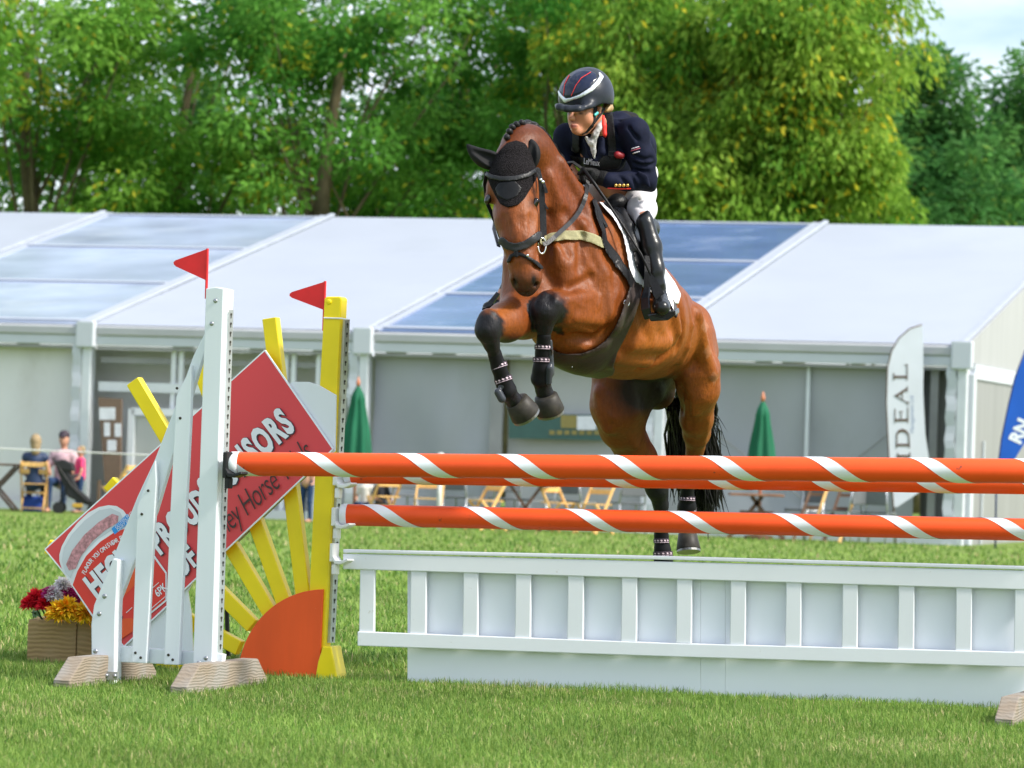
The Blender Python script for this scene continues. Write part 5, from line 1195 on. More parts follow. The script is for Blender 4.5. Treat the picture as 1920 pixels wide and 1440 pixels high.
# helmet: shell cut along its lower rim, peak, silver chevron, red piping
HE = PF(); HE.ell(P(1098, 181, 17.0), np.eye(3), (.122, .155, .122), .02); HE.ell(P(1106, 178, 17.02), np.eye(3), (.098, .14, .118), .03)
HE.chain([(1044, 198, 16.90, 4.6), (1050, 202, 16.84, 4.6), (1064, 205, 16.80, 4.4), (1084, 205, 16.80, 4.4), (1104, 200, 16.85, 4.2), (1114, 195, 16.89, 4)], .04)
lo, hi = HE.bounds(.03); g_, ax_ = HE.grid(lo, hi, .005); q_ = np.stack(np.meshgrid(*ax_, indexing='ij'), -1); x_, y_ = px_of(q_)
rim = np.interp(x_, [1030, 1046, 1064, 1085, 1110, 1130, 1152], [203, 208, 211, 210, 203, 194, 197])
g_ = np.maximum(g_, (y_ - rim) * 17 / FOC)
V_, Q_ = nets(g_, lo, .005); V_ = relax(V_, Q_, 2); me = quads_mesh('helmet', V_, Q_); HMT = mat('helmet_matt', (.020, .024, .034), .38, 0.22, .15, 30, bump=.05, bscale=200); me.materials.append(HMT); helmet = link('helmet', me, None, rider, True)
SIL = mat('silver_trim', (.72, .74, .80), .25, .5, metal=.4)
shell('chevron', HE, SIL, helmet, 16.75, 17.05, .004, line=[(1047, 171), (1051, 179), (1060, 189), (1070, 186), (1087, 180.5), (1108, 168), (1121, 155), (1128, 144), (1124, 137)], hw=[1.5, 3, 4, 3, 3.2, 4.2, 4.5, 4, 2], h=.004)
TOPP = mat('helmet_gloss_panel', (.012, .018, .045), .18, 0.35)
shell('top_panel', HE, TOPP, helmet, 16.75, 17.06, .0025, poly=[(1050, 172), (1060, 183), (1070, 181), (1086, 176), (1106, 163), (1119, 148), (1118, 138), (1104, 131), (1085, 131), (1066, 143), (1055, 156)], h=.004)
shell('piping', HE, REDC, helmet, 16.75, 17.06, .005, line=[(1056.5, 180), (1058.5, 158), (1067, 141)], hw=.8, h=.0028); shell('piping', HE, REDC, helmet, 16.75, 17.06, .005, line=[(1071, 180), (1079, 161), (1090, 146), (1108, 135)], hw=.8, h=.0028)
hs = mat('hair_blond', (.36, .24, .11), .5, .4, .3, 60)
f_ = PF(); f_.c((1136, 206, 17.05, 6), (1144, 203, 17.07, 6), .02); f_.c((1138, 202, 17.08, 9), (1142, 196, 17.1, 8), .02); body_mesh('hair', f_, .005, hs, rider)
strap('chin_strap', [(1117, 196, 16.925), (1116, 212, 16.915), (1113, 226, 16.905), (1110, 236, 16.905), (1100, 246, 16.91), (1090, 250, 16.91)], .016, helmet, VST, .005, (.5, -1, .1))
strap('chin_strap', [(1134, 203, 16.99), (1124, 218, 16.935), (1114, 231, 16.905)], .009, helmet, VST, .004, (.6, -1, 0))
mb = MB(); mb.tube([P(1115, 216, 16.90), P(1121, 211, 16.91)], .006, 6); mb.build('ear_tag', mat('turquoise', (.05, .55, .55), .4), rider)
# stock, collar, air-vest harness
STK = mat('stock_lace', (.42, .41, .41), .8, .2, .6, 38, bump=.6, bscale=60)
f_ = PF(); f_.chain([(1127, 222, 16.985, 4.5), (1124, 238, 16.965, 6), (1116, 252, 16.955, 6), (1111, 268, 16.965, 6.5), (1113, 284, 16.975, 4.5), (1114, 297, 16.98, 2.5)], .012); f_.chain([(1099, 258, 16.96, 3.5), (1107, 268, 16.96, 5)], .01); body_mesh('stock', f_, .005, STK, rider)
f_ = PF(); f_.chain([(1131, 218, 16.985, 3), (1132, 236, 16.965, 5.5), (1134, 252, 16.96, 4), (1135, 257, 16.965, 1.5)], .006); body_mesh('collar', f_, .004, REDC, rider)
f_ = PF(); f_.chain([(1128, 262, 16.985, 6), (1128, 285, 16.985, 7), (1119, 300, 16.99, 4)], .01); f_.chain([(1098, 264, 16.985, 5), (1106, 285, 16.985, 6), (1114, 300, 16.985, 4)], .01); body_mesh('lapel', f_, .005, NAVY, rider)
shell('harness', JF, VST, rider, 16.7, 17.25, .014, line=[(1141, 214), (1144, 240), (1147, 270), (1149, 292)], hw=[8, 8, 8, 8], h=.005); shell('harness', JF, VST, rider, 16.7, 17.3, .014, line=[(1080, 246), (1080, 262), (1080, 280)], hw=7, h=.005)
shell('chest_band', JF, VST, rider, 16.6, 17.3, .010, poly=[(1066, 290), (1100, 296), (1150, 290), (1168, 296), (1160, 316), (1125, 320), (1085, 312)], h=.006)
for x, y, w_ in ((1141, 217, 17), (1149, 288, 15), (1080, 279, 15)):
    dz_ = (hit(JF, x, y, 16.6, 17.5) or 16.95) - .018; a_ = P(x, y, dz_); mb = MB(); s_ = pr(w_ / 2, dz_)
    mb.tube([a_ + np.array(v) * np.array([s_, 0, s_ * .5]) for v in ((-1, 0, -1), (1, 0, -1), (1, 0, 1), (-1, 0, 1), (-1, 0, -1))], .0035, 6); mb.build('buckle', LEAG, rider)
f_ = PF(); f_.chain([(1160, 216, 17.22, 8), (1186, 224, 17.28, 11), (1196, 246, 17.32, 11)], .02); f_.c((1172, 222, 17.25, 12), (1190, 250, 17.32, 16), .03); body_mesh('air_vest_pack', f_, .006, VST, rider)
f_ = PF(); f_.c((1206, 252, 17.34, 3.5), (1215, 256, 17.34, 3), .01); body_mesh('red_tab', f_, .004, REDC, rider)
d1_ = (hit(JF, 1094, 306, 16.6, 17.5) or 17.0) - .02; d2_ = (hit(JF, 1134, 311, 16.6, 17.5) or 17.0) - .02; d3_ = hit(JF, 1114, 308, 16.6, 17.5) - .05; dd_ = min(0, d3_ - (d1_ + d2_) / 2); d1_ += dd_; d2_ += dd_
letters('LeMieux', P(1094, 307, d1_), nrm(P(1135, 313, d2_) - P(1094, 307, d1_)), (0, -.2, .98), .040, mat('embroidery_white', (.7, .7, .74), .6), rider, 'embroidery', xs=.85)
f_ = PF(); f_.c((1158, 290, 16.985, 7), (1166, 292, 16.99, 6), .01); body_mesh('pull_toggle', f_, .004, mat('dark_red', (.30, .01, .02), .5), rider)
# sleeve print, cuff, buttons
for (x0, y0, x1, y1, m_) in ((1184, 279, 1198, 275, 'w'), (1183, 283, 1200, 278, 'r'), (1186, 288, 1199, 284, 'w')):
    shell('sleeve_print', ARM, {'w': mat('print_pale', (.7, .66, .72), .6), 'r': mat('print_rose', (.5, .1, .16), .6)}[m_], rider, 16.8, 17.05, .003, line=[(x0, y0), (x1, y1)], hw=1.1, h=.003)
shell('cuff_piping', ARM, REDC, rider, 16.8, 17.05, .004, line=[(1140, 353), (1160, 354), (1182, 354)], hw=1.3, h=.0028)
GOLD = mat('brass_button', (.75, .45, .12), .25, .5, metal=.8)
for k in range(4): disc(P(1154.5 + k * 7.3, 347.5, (hit(ARM, 1154.5 + k * 7.3, 347.5, 16.6, 17.5) or 16.94) - .001), (.1, -1, -.25), .0075, 'button', GOLD, rider, t=.006)
# gloved hands with five fingers closed on the rein
def hand(o, nm='glove', flip=1):
    ox, oy, od = o; f = PF()
    f.c((ox + 22, oy + 4, od + .01, 11), (ox + 8, oy + 1, od, 12), .015); f.c((ox + 8, oy - 2, od, 11), (ox + 4, oy + 7, od, 10), .012)
    for k, (L_, yy) in enumerate(((1., -10), (1.1, -3.5), (1.05, 3), (.9, 9.5))):
        a = (ox - 1, oy + yy * .8, od - .012, 4.3); b = (ox - 12 * L_, oy + yy + 1, od - .020, 4.0); c = (ox - 14 * L_, oy + yy + 5, od + .008, 3.6); d = (ox - 6 * L_, oy + yy + 7, od + .020, 3.3)
        f.c(a, b, .006); f.c(b, c, .004); f.c(c, d, .004)
    f.c((ox + 4, oy - 9, od - .02, 5), (ox - 8, oy - 10, od - .035, 4.2), .008); f.c((ox - 8, oy - 10, od - .035, 4.2), (ox - 19, oy - 2, od - .03, 3.4), .005)
    body_mesh(nm, f, .0042, GLO, rider, None, 1)
hand((1104, 328, 16.955)); hand((1066, 330, 17.14))
f_ = PF(); f_.c((1127, 334, 16.965, 14.5), (1133, 335, 16.96, 15), .01); body_mesh('glove_cuff', f_, .005, GLO, rider)
wh = thing('riding_whip', 'thin black riding whip held along the rider boot', 'whip')
WP = [P(1092, 314, 16.92), P(1115, 345, 16.90), P(1137, 376.6, 16.89), P(1172, 429, 16.87), P(1202.5, 477, 16.85), P(1220, 517, 16.83)]
mb = MB(); mb.tube(WP, [.008, .008, .0065, .0055, .005, .0045], 8); mb.build('shaft', LEA, wh, True)
mb = MB(); mb.ribbon([P(1219, 514, 16.83), P(1226, 530, 16.825), P(1235, 552, 16.81), P(1238, 556, 16.81)], [.012, .035, .046, .044], .005, (.1, -1, 0)); mb.build('tongue', LEA, wh)
stp = thing('stirrup', 'black stirrup around the rider near boot', 'stirrup', 'stirrups of the saddle'); 
SB = mat('stirrup_black', (.012, .013, .016), .16, 0.3)
strap('stirrup_leather', [(1214, 480, 16.90), (1214, 510, 16.88), (1213, 542, 16.88)], .028, stp, LEA, .005, (.3, -1, 0))
mb = MB(); mb.ribbon([P(1214, 540, 16.87), P(1210, 560, 16.84), P(1211, 580, 16.82), P(1216, 598, 16.82)], [.03, .04, .042, .035], .014, (-.5, -1, 0)); mb.build('iron_branch', SB, stp, bevel=.004)
mb = MB(); mb.ribbon([P(1243, 540, 16.93), P(1257, 562, 16.92), P(1266, 582, 16.91), P(1264, 592, 16.88)], [.02, .026, .03, .03], .012, (.6, -1, .2)); mb.build('iron_branch', SB, stp, bevel=.003)
mb = MB(); mb.prism([P(1213, 590, 16.77), P(1266, 582, 16.81), P(1267, 591, 16.82), P(1252, 601, 16.82), P(1220, 603, 16.78)], (.2, 1, .15), .11); mb.build('tread', SB, stp, bevel=.005)
st2 = thing('stirrup', 'far black stirrup poking out left of the horse chest', 'stirrup', 'stirrups of the saddle')
mb = MB(); mb.ribbon([P(934, 550, 17.30), P(922, 566, 17.28), P(912, 578, 17.28)], [.018, .022, .025], .012, (-.3, -1, 0)); mb.build('iron_branch', SB, st2)
mb = MB(); mb.prism([P(903, 578, 17.24), P(928, 572, 17.28), P(926, 584, 17.3), P(906, 592, 17.26)], (.2, 1, .15), .1); mb.build('tread', SB, st2, bevel=.004)
# ------------------------------------------------------------------ chairs, tables, parasols, spectators in front of the marquee
CW = mat('folding_chair_wood', (.72, .43, .15), .5, .4, .15, 6, stretch=(4, 4, 1)); CWD = mat('dark_wood', (.12, .065, .04), .6, .3, .2, 6); MET = mat('grey_chair_metal', (.50, .52, .55), .35, .5, metal=.5)
def foot_at(px, d): 
    p = P(px, 860, d); p[2] = gz(d); return p
def placed(t, p, rz, s=1.):
    t.location = Vector(p); t.rotation_euler = (0, 0, rz); t.scale = (s, s, s); t['placed'] = 1; return t
def folding_chair(label, group='wooden folding chairs in front of the marquee', m=CW):
    t = thing('folding_chair', label, 'chair', group)
    for sx in (-1, 1):
        x = .20 * sx
        mb = MB(); mb.bar((x, -.24, .78), (x, .24, 0), .045, .022, (1, 0, 0), ch=.004); mb.build('leg', m, t)
        mb = MB(); mb.bar((x - .03 * sx, .20, .43), (x - .03 * sx, -.26, 0), .04, .022, (1, 0, 0), ch=.004); mb.build('leg', m, t)
    for k in range(5):
        mb = MB(); mb.box((0, -.15 + .085 * k, .44), (.36, .065, .018)); mb.build('seat_slat', m, t)
    for z, y in ((.74, -.215), (.63, -.148)):
        mb = MB(); mb.box((0, y, z), (.40, .018, .075), ch=.004); mb.build('back_slat', m, t)
    for p, q in (((-.2, .16, .11), (.2, .16, .11)), ((-.17, -.20, .06), (.17, -.20, .06)), ((-.2, .02, .30), (.2, .02, .30))):
        mb = MB(); mb.bar(p, q, .03, .02, (0, 1, 0)); mb.build('rail', m, t)
    return t
chairs = [(66, 60.3, 0.05, 'wooden folding chair with the woman in navy sitting on it'), (226, 59.6, 1.2, 'wooden folding chair showing above the tilted red board'), (806, 57.6, 3.0, 'wooden folding chair beside the white rope stake'),
          (915, 57.4, 2.2, 'wooden folding chair left of the crossed table legs'), (1048, 57.6, -2.3, 'wooden folding chair right of the crossed table legs'), (1118, 57.2, 2.5, 'wooden folding chair just left of the horse hind legs'), (722, 58.6, .6, 'wooden folding chair seen past the yellow wing, next to the dark coat')]
proto = None
for px, d, rz, lab in chairs:
    if proto is None: o = proto = folding_chair(lab)
    else:
        o = copy_tree(proto); o['label'] = lab
    placed(o, foot_at(px, d), rz)
def leaning(px, d, lab):
    t = thing('folded_chair', lab, 'chair', 'folded chairs leaning by the picnic table'); b = foot_at(px, d)
    for k in (0, .24):
        mb = MB(); mb.bar(b + np.array([k, .0, 0]), b + np.array([k + .26, .25, .78]), .045, .03, (0, 1, 0)); mb.build('leg', CW if k else CWD, t)
    for z in (.28, .5, .7):
        mb = MB(); mb.bar(b + np.array([z * .33, z * .32, z]), b + np.array([z * .33 + .24, z * .32, z]), .05, .02, (0, 1, 0)); mb.build('slat', CWD, t)
leaning(1492, 57.0, 'folded wooden chair leaning right of the picnic table'); leaning(1548, 56.8, 'folded wooden chair leaning nearer the white feather flag')
def cross_table(px, d, L_, label, z=.72, m=CWD):
    t = thing('folding_table', label, 'table', 'dark folding tables'); b = foot_at(px, d)
    mb = MB(); mb.box(b + np.array([0, 0, z]), (L_, .7, .03), ch=.006); mb.build('table_top', m, t)
    for s_ in (-1, 1):
        for y in (-.25, .25):
            mb = MB(); mb.bar(b + np.array([-s_ * L_ * .33, y, 0]), b + np.array([s_ * L_ * .33, y, z - .02]), .04, .025, (0, 1, 0)); mb.build('leg', m, t)
cross_table(-4, 60.8, .95, 'dark folding table cut by the left edge beside the woman'); cross_table(988, 57.8, .75, 'dark folding table with crossed legs between the wooden chairs')
pt = thing('picnic_table', 'brown picnic table under the green parasol beside the horse tail', 'table'); b = foot_at(1420, 57.3)
PTW = mat('picnic_wood', (.24, .12, .07), .7, .3, .2, 5)
for k in range(4):
    mb = MB(); mb.box(b + np.array([0, -.25 + .16 * k, .66]), (.80, .14, .035), ch=.005); mb.build('plank', PTW, pt)
for s_ in (-1, 1):
    mb = MB(); mb.bar(b + np.array([s_ * .42, -.2, 0]), b + np.array([-s_ * .08, -.2, .64]), .06, .04, (0, 1, 0)); mb.build('leg', CWD, pt)
mb = MB(); mb.box(b + np.array([0, -.2, .40]), (.5, .05, .05)); mb.build('brace', CWD, pt)
def metal_chair(px, d, rz, lab):
    t = thing('metal_chair', lab, 'chair', 'grey metal chairs inside the marquee edge')
    for sx in (-1, 1):
        mb = MB(); mb.tube([(.2 * sx, .2, 0), (.2 * sx, .18, .45), (.2 * sx, -.2, .45), (.2 * sx, -.28, .82)], .014, 6); mb.build('frame', MET, t, True)
        mb = MB(); mb.tube([(.2 * sx, -.2, .45), (.2 * sx, -.27, 0)], .014, 6); mb.build('leg', MET, t, True)
    mb = MB(); mb.box((0, 0, .46), (.42, .42, .03), ch=.01); mb.build('seat', mat('grey_seat', (.12, .13, .14), .6), t)
    mb = MB(); mb.box((0, -.26, .70), (.40, .03, .26), ch=.01); mb.build('backrest', mat('grey_seat', (.12, .13, .14), .6), t)
    placed(t, foot_at(px, d), rz)
for px, d, rz, lab in ((1010, 58.9, 1.9, 'grey metal chair behind the crossed table legs'), (948, 59.0, .2, 'grey metal chair between the wooden chair and the crossed table'), (1085, 58.8, -.6, 'grey metal chair between the two right wooden chairs'), (1510, 57.5, 2.4, 'grey metal chair behind the first folded chair'), (752, 59.2, .4, 'grey metal chair behind the wooden chair near the yellow wing'), (868, 59.0, -.5, 'grey metal chair just right of the white rope stake'), (1180, 58.2, .3, 'grey metal chair behind the horse off hind leg'), (1590, 56.9, .8, 'grey metal chair left of the white feather flag'), (1650, 57.0, -.4, 'grey metal chair tucked behind the foot of the white feather flag')):
    metal_chair(px, d, rz, lab)
# closed parasols
GRN = mat('parasol_green', (.006, .115, .055), .7, .3, .2, 3, stretch=(3, 3, .4)); UWD = mat('parasol_wood', (.55, .20, .10), .5)
def parasol(px, d, ztip, zlow, r, lab):
    t = thing('closed_parasol', lab, 'parasol', 'closed green parasols'); b = foot_at(px, d); n = 40; V = []; prof = [(0, .05), (.12, .38), (.2, .50), (.24, .46), (.6, .78), (1, 1.)]
    for u, w_ in prof:
        for j in range(n):
            th = 2 * math.pi * j / n; rr = r * w_ * (1 + (.20 if u > .2 else .08) * math.cos(th * 7 + u * 1.5)); V.append(b + np.array([rr * math.cos(th), rr * math.sin(th), ztip - .12 - u * (ztip - .12 - zlow) + .03 * (u == 1) * math.cos(th * 7)]))
    mb = MB(); mb.add(V, [(i * n + j, i * n + (j + 1) % n, i * n + n + (j + 1) % n, i * n + n + j) for i in range(len(prof) - 1) for j in range(n)]); mb.build('canopy', GRN, t, True)
    mb = MB(); mb.tube([b, b + zax * (ztip - .1)], .024, 8); mb.build('pole', UWD, t, True)
    mb = MB(); mb.lathe(b, [(.03, ztip - .14), (.035, ztip - .08), (.018, ztip - .04), (.012, ztip)], (0, 0, 1), 10); mb.build('finial', UWD, t, True)
    mb = MB(); mb.lathe(b, [(.22, -.02), (.22, .05), (.05, .09)], (0, 0, 1), 14); mb.build('base', CWD, t)
parasol(667, 59.6, 2.27, 1.02, .22, 'closed green parasol just right of the yellow wing'); parasol(1427, 57.2, 2.20, .95, .21, 'closed green parasol right of the horse tail')
# spectators
def spectator(px, d, rz, label, pose, top, legs, hair, cap=None, s=1., sleeves=True, hairlong=False):
    t = thing('person', label, 'person', 'spectators by the marquee'); F = Field(); T = Field(); Lg = Field(); Hh = Field()
    A = lambda *v: np.array(v, float)
    sit = pose == 'sit'; hz = .48 if sit else .92; sh = hz + .50; hd = sh + .22
    F.ell(A(0, .01, hd - .01), np.eye(3), (.082, .10, .118), .02); F.cone(A(0, .09, hd - .02), A(0, .10, hd - .05), .016, .018, .015); F.cone(A(0, .06, hd - .08), A(0, .04, hd - .06), .03, .05, .03)
    F.cone(A(0, -.01, hd - .08), A(0, -.02, sh), .05, .055, .03); F.cone(A(0, 0, sh - .1), A(0, 0, hz), .11, .12, .05)
    T.cone(A(0, 0, sh - .10), A(0, .0, hz + .02), .135, .145, .06); T.cone(A(-.13, 0, sh - .05), A(.13, 0, sh - .05), .085, .085, .06)
    for sx in (-1, 1):
        e = A(.24 * sx, .04, sh - .30); w_ = A(.16 * sx, .28, sh - .36) if sit else A(.25 * sx, .12, sh - .52)
        F.cone(A(.17 * sx, 0, sh - .05), e, .045, .038, .02); F.cone(e, w_, .036, .028, .015); F.cone(w_, w_ + A(-.01 * sx, .08, -.02), .032, .024, .015)
        T.cone(A(.16 * sx, 0, sh - .05), A(.17 * sx, 0, sh - .05) * .4 + e * .6 if sleeves else A(.17 * sx, 0, sh - .07), .068, .06, .03)
        if sit: k = A(.12 * sx, .45, .50); f = A(.12 * sx, .48, .06)
        else: k = A(.10 * sx, .03, .48); f = A(.10 * sx, 0, .07)
        Lg.cone(A(.09 * sx, 0, hz), k, .085, .062, .05); Lg.cone(k, f, .058, .042, .03); F.cone(A(.09 * sx, 0, hz), k, .06, .05, .04); F.cone(k, f, .045, .035, .03)
        F.cone(f + A(0, -.03, -.03), f + A(0, .15, -.035), .035, .032, .02)
    Hh.ell(A(0, -.03, hd + .025), np.eye(3), (.09, .098, .108), .02); Hh.cone(A(.03, -.06, hd - .02), A(-.02, -.07, hd - .07), .06, .05, .03)
    if hairlong: Hh.cone(A(0, -.06, hd), A(.01, -.08, hd - .17), .095, .075, .03)
    SKM = mat('spectator_skin', (.52, .27, .18), .55)
    body_mesh('body', F, .014, SKM, t, None, 1); body_mesh('top', T, .014, top, t, None, 1); body_mesh('trousers', Lg, .014, legs, t, None, 1)
    if cap:
        C = Field(); C.ell(A(0, 0, hd + .055), np.eye(3), (.09, .105, .085), .02); C.cone(A(-.04, .13, hd + .03), A(.04, .13, hd + .03), .02, .02, .03); body_mesh('cap', C, .012, cap, t, None, 1)
    else: body_mesh('hair', Hh, .012, hair, t, None, 1)
    placed(t, foot_at(px, d), rz, s); return t
BLND = mat('hair_pale', (.30, .22, .125), .7, .2, .3, 30); DRK = mat('hair_dark', (.03, .02, .015), .6); NVY = mat('navy_gilet', (.012, .03, .085), .6); JN = mat('denim', (.02, .045, .11), .8, .2, .2, 8)
CHK = mat('pink_check_shirt', (.55, .38, .42), .8, .2, .35, 22); PNK = mat('pink_top', (.75, .045, .16), .7)
spectator(66, 60.25, 0.05, 'seated woman in a navy gilet with her back turned', 'sit', NVY, mat('dark_trousers', (.015, .02, .04), .8), BLND, hairlong=True, s=.92, sleeves=False)
spectator(119, 61.0, math.pi - .1, 'seated man in dark cap and pale pink checked shirt', 'sit', CHK, JN, DRK, cap=mat('cap_dark', (.035, .022, .035), .7), s=.97)
spectator(151, 60.6, 2.0, 'small child in a bright pink top beside the pushchair', 'stand', PNK, JN, BLND, s=.60)
spectator(578, 59.0, 2.6, 'person in navy jeans glimpsed between the yellow rays and post', 'stand', mat('tan_top', (.55, .30, .20), .7), JN, DRK, s=.66)
spectator(688, 59.4, 2.9, 'person in a cream top seated beneath the closed parasol', 'sit', mat('cream_top', (.66, .63, .56), .8), JN, DRK, s=.60)
spectator(716, 59.0, -2.6, 'person in a black coat seated right of the cream top', 'sit', mat('black_coat', (.014, .015, .022), .8), mat('dark_trousers', (.015, .02, .04), .8), DRK, s=.60)
pc_ = thing('pushchair', 'black folding pushchair beside the seated man', 'pushchair'); b = foot_at(134, 59.7)
PBK = mat('pushchair_black', (.014, .014, .016), .5, .4)
def pt_(x, z, y=0.): return b + np.array([x, y, z])
for y in (-.18, .18):
    mb = MB(); mb.tube([pt_(-.30, .86, y), pt_(-.22, .78, y), pt_(.02, .45, y), pt_(.36, .10, y)], .014, 6); mb.build('frame_tube', PBK, pc_, True)
    mb = MB(); mb.tube([pt_(-.16, .10, y), pt_(-.02, .50, y), pt_(.10, .62, y)], .013, 6); mb.build('frame_tube', PBK, pc_, True)
    for x in (-.16, .38):
        mb = MB(); mb.lathe(pt_(x, .09, y), [(.05, -.02), (.09, -.02), (.09, .02), (.05, .02)], (0, 1, 0), 14); mb.build('wheel', PBK, pc_)
mb = MB(); mb.prism([pt_(-.22, .72, -.17), pt_(-.05, .74, -.17), pt_(.10, .40, -.17), pt_(.34, .20, -.17), pt_(.28, .14, -.17), pt_(-.02, .26, -.17)], (0, 1, 0), .34); mb.build('seat', PBK, pc_, bevel=.02)
mb = MB(); mb.prism([pt_(-.26, .80, -.19), pt_(-.12, .84, -.19), pt_(.02, .78, -.19), pt_(.07, .66, -.19), pt_(-.06, .66, -.19), pt_(-.20, .70, -.19)], (0, 1, 0), .38); mb.build('hood', PBK, pc_, bevel=.02)
mb = MB(); mb.box(pt_(.14, .13, -.19), (.16, .03, .07), ch=.01); mb.build('yellow_label', mat('ochre', (.45, .27, .03), .6), pc_)
bg_ = thing('blue_bag', 'blue bag on the ground under the woman chair', 'bag'); mb = MB(); mb.box(foot_at(58, 60.5) + np.array([.05, 0, .12]), (.30, .18, .24), ch=.03); mb.build('bag_body', mat('blue_fabric', (.01, .05, .30), .7), bg_)
mb = MB(); mb.tube([foot_at(58, 60.5) + np.array([-.03 + .16 * math.sin(t) * 0 + .08 * math.cos(t) + .08, 0, .23 + .09 * math.sin(t)]) for t in np.linspace(0, math.pi, 8)], .01, 6); mb.build('bag_handle', mat('blue_fabric', (.01, .05, .30), .7), bg_)
nb = thing('notice_board', 'brown notice board with pinned white papers inside the marquee door', 'notice board'); NBW = mat('board_brown', (.20, .13, .09), .7)
def onb(px, py, k=0.): return onplane(px, py, eave(0, 0, -.10 - k), bax)
mb = MB(); mb.prism([onb(184, 745), (onb(228, 748)), onb(226, 905), onb(196, 905)], bax, .03); mb.build('panel', NBW, nb)
for x0, y0, x1, y1 in ((186, 764, 216, 787), (195, 792, 206, 818), (215, 794, 227, 819), (201, 825, 218, 846)):
    mb = MB(); mb.prism([onb(x0, y0, .01), onb(x1, y0, .01), onb(x1, y1, .01), onb(x0, y1, .01)], bax, .004); mb.build('paper', mat('paper', (.78, .79, .84), .7), nb)
for s_ in (186, 224):
    mb = MB(); mb.bar(onb(s_, 900), onb(s_ - 2, 952), .05, .03, bax); mb.build('leg', NBW, nb)
# rope fence
RP = mat('rope_white', (.62, .62, .60), .7)
def stake(px, d, lab):
    t = thing('rope_stake', lab, 'stake', 'white rope stakes'); b = foot_at(px, d)
    mb = MB(); mb.tube([b, b + zax * 1.07], .035, 8); mb.build('shaft', RP, t, True); mb = MB(); mb.lathe(b, [(.05, 1.05), (.055, 1.08), (.045, 1.12), (.02, 1.13)], (0, 0, 1), 10); mb.build('cap', RP, t, True); return b
s1 = stake(826, 56.0, 'white rope stake showing above the front pole'); 
rope = thing('boundary_rope', 'thin white rope running past the seated spectators', 'rope'); sL = foot_at(-260, 57.0)
mb = MB(); mb.tube([sL + zax * 1.0, (sL + s1) / 2 + zax * .955, s1 + zax * 1.02], .011, 5); mb.build('rope_length', RP, rope)
# feather flags
FW = mat('flag_white', (.76, .79, .86), .7, .2, .03, 3, trans=.2); FB = mat('flag_blue', (.012, .10, .50), .6, .3, .1, 2); BRN = mat('flag_brown', (.10, .06, .035), .6); FBL = mat('flag_pale_blue', (.30, .36, .52), .6)
fn_ = np.array([-.05, -1, 0]); fn_ /= np.linalg.norm(fn_)
def of(px, py, k=0.): return onplane(px, py, P(1690, 900, 57.6) + fn_ * k, fn_)
ff = thing('feather_flag', 'white feather flag with brown serif lettering beside the marquee corner', 'flag', 'feather flags at the marquee')
poly_ = [(1676, 950), (1671, 905), (1668, 860), (1663, 756), (1665, 688), (1672.8, 658), (1686, 635), (1706, 617.5), (1729, 610), (1731, 616), (1731, 736), (1735, 814), (1743, 868), (1742, 885), (1721, 925), (1682, 951)]
mb = MB(); mb.prism([of(*p) for p in poly_], fn_, -.012); mb.build('cloth', FW, ff)
mb = MB(); mb.tube([of(1680, 1028, -.01), of(1674, 930, -.01), of(1667, 860, -.01), of(1662, 756, -.01), of(1664.3, 688, -.01), of(1672, 658, -.01), of(1685.4, 634.5, -.01), of(1706, 616.5, -.01), of(1729, 609, -.01)], .013, 6); mb.build('mast', BRN, ff, True)
def stroke(pts, m=BRN, k=.004):
    mb = MB(); mb.prism([of(x, y, k) for x, y in pts], fn_, .003); mb.build('letter_stroke', m, ff)
rect = lambda x0, y0, x1, y1: [(x0, y0), (x1, y0), (x1, y1), (x0, y1)]
stroke(rect(1683, 853, 1706, 857.5)); stroke(rect(1682, 849, 1684, 861)); stroke(rect(1705, 848, 1707, 861))          # I
stroke(rect(1681, 832, 1705, 836.5)); stroke(rect(1680, 826, 1682, 840)); stroke(rect(1704, 826, 1706, 840)); stroke([(1681, 830), (1680, 815), (1684, 807), (1692, 803.5), (1700, 807), (1705, 815), (1705.5, 830), (1703.5, 830), (1702.5, 816), (1698, 811.5), (1692, 809.5), (1686, 811.5), (1682.5, 816), (1682.5, 830)])   # D
stroke(rect(1678.5, 785.5, 1702, 790)); stroke(rect(1677.5, 766, 1679.2, 793)); stroke(rect(1701.5, 764, 1703.2, 793)); stroke(rect(1689, 772, 1690.5, 788)); stroke(rect(1686, 771, 1693, 772.4))      # E
stroke([(1677, 742), (1700, 727), (1701, 731.5), (1681, 744.5)]); stroke([(1677, 742), (1678, 740), (1704, 756), (1703, 757.5)]); stroke([(1691, 735), (1692.4, 734.5), (1692.8, 749), (1691.4, 749)]); stroke(rect(1700.5, 724, 1702, 735)); stroke(rect(1702, 752, 1703.5, 760))    # A
stroke(rect(1676, 704.5, 1701, 709)); stroke(rect(1675, 699, 1676.8, 713)); stroke(rect(1700, 684, 1701.8, 713)); stroke(rect(1696.5, 683, 1702, 684.8))          # L
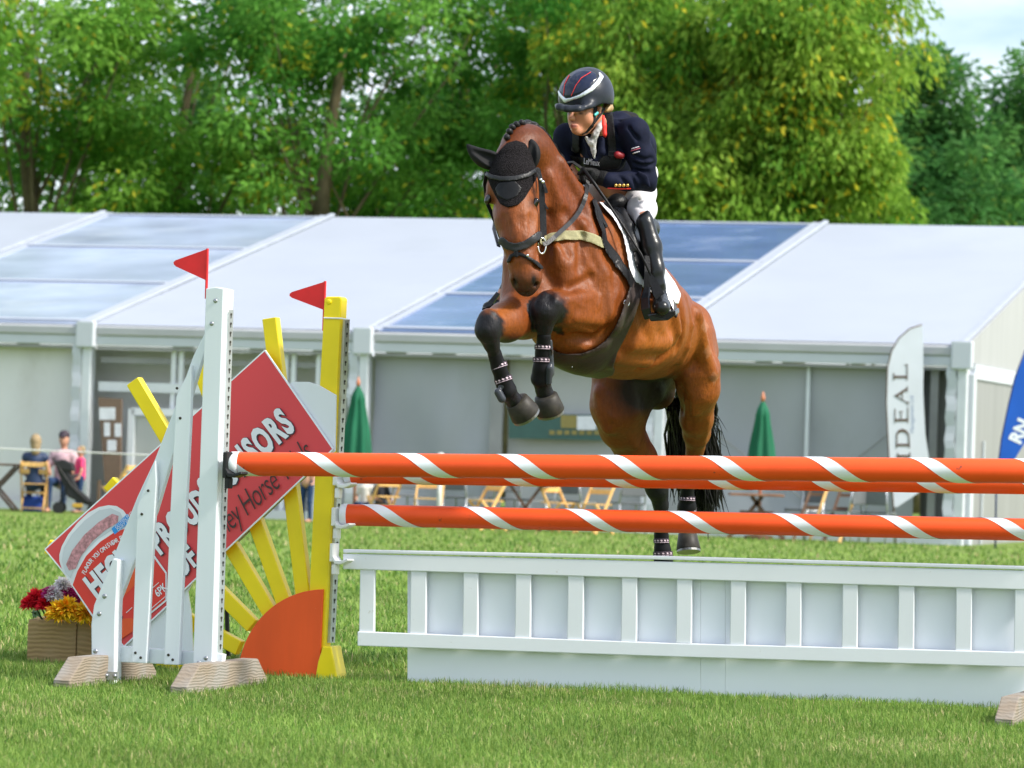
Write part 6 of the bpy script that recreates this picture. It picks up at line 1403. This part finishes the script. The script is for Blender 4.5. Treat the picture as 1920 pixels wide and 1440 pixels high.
up_ = nrm(of(1712, 700) - of(1714, 850)); lf_ = nrm(of(1700, 700) - of(1720, 700))
letters('Management Ltd', of(1714, 812, .004), up_, lf_, .088, FBL, ff, 'lettering', xs=.95)
fb = thing('feather_flag', 'blue feather flag with white letters cut by the right edge', 'flag', 'feather flags at the marquee')
def of2(px, py, k=0.): return onplane(px, py, P(1900, 900, 56.0) + fn_ * k, fn_)
mb = MB(); mb.prism([of2(*p) for p in ((1930, 640), (1912, 685), (1904, 709), (1890.6, 765), (1879, 823), (1872, 866), (1868, 905), (1882, 905), (1902, 862), (1925, 825), (1965, 770), (1990, 690), (1985, 610), (1955, 600))], fn_, -.012); mb.build('cloth', FB, fb)
mb = MB(); mb.tube([of2(1866, 1030, -.01), of2(1868, 905, -.01), of2(1878, 823, -.01), of2(1890, 765, -.01), of2(1903, 709, -.01), of2(1929, 640, -.01)], .014, 6); mb.build('mast', mat('flag_navy', (.01, .03, .15), .5), fb, True)
e1 = nrm(of2(1925, 780) - of2(1905, 822)); e2 = nrm(np.cross(e1, fn_)); e2 = e2 if e2[0] < 0 else -e2
letters('RN', of2(1912, 834, .004), e1, e2, .26, mat('print_white', (.78, .80, .86), .5), fb, 'lettering', bold=.012)
# ------------------------------------------------------------------ every Empty moves to the base of its own thing
def settle():
    """put each Empty at the foot of the thing it parents, leaving the meshes where they stand"""
    bpy.context.view_layer.update()
    for r in [o for o in sc.objects if o.type == 'EMPTY' and o.parent is None]:
        ms = [c for c in r.children_recursive if c.type == 'MESH']
        if not ms or r.get('placed'): continue
        lo = np.full(3, 1e9); hi = -lo
        for o in ms:
            n = len(o.data.vertices)
            if not n: continue
            a = np.empty(n * 3, np.float32); o.data.vertices.foreach_get('co', a); a = a.reshape(-1, 3); lo = np.minimum(lo, a.min(0)); hi = np.maximum(hi, a.max(0))
        base = Vector(((lo[0] + hi[0]) / 2, (lo[1] + hi[1]) / 2, lo[2]))
        r.location = base
        for c in r.children: c.matrix_parent_inverse = Matrix.Translation(-base)
settle()
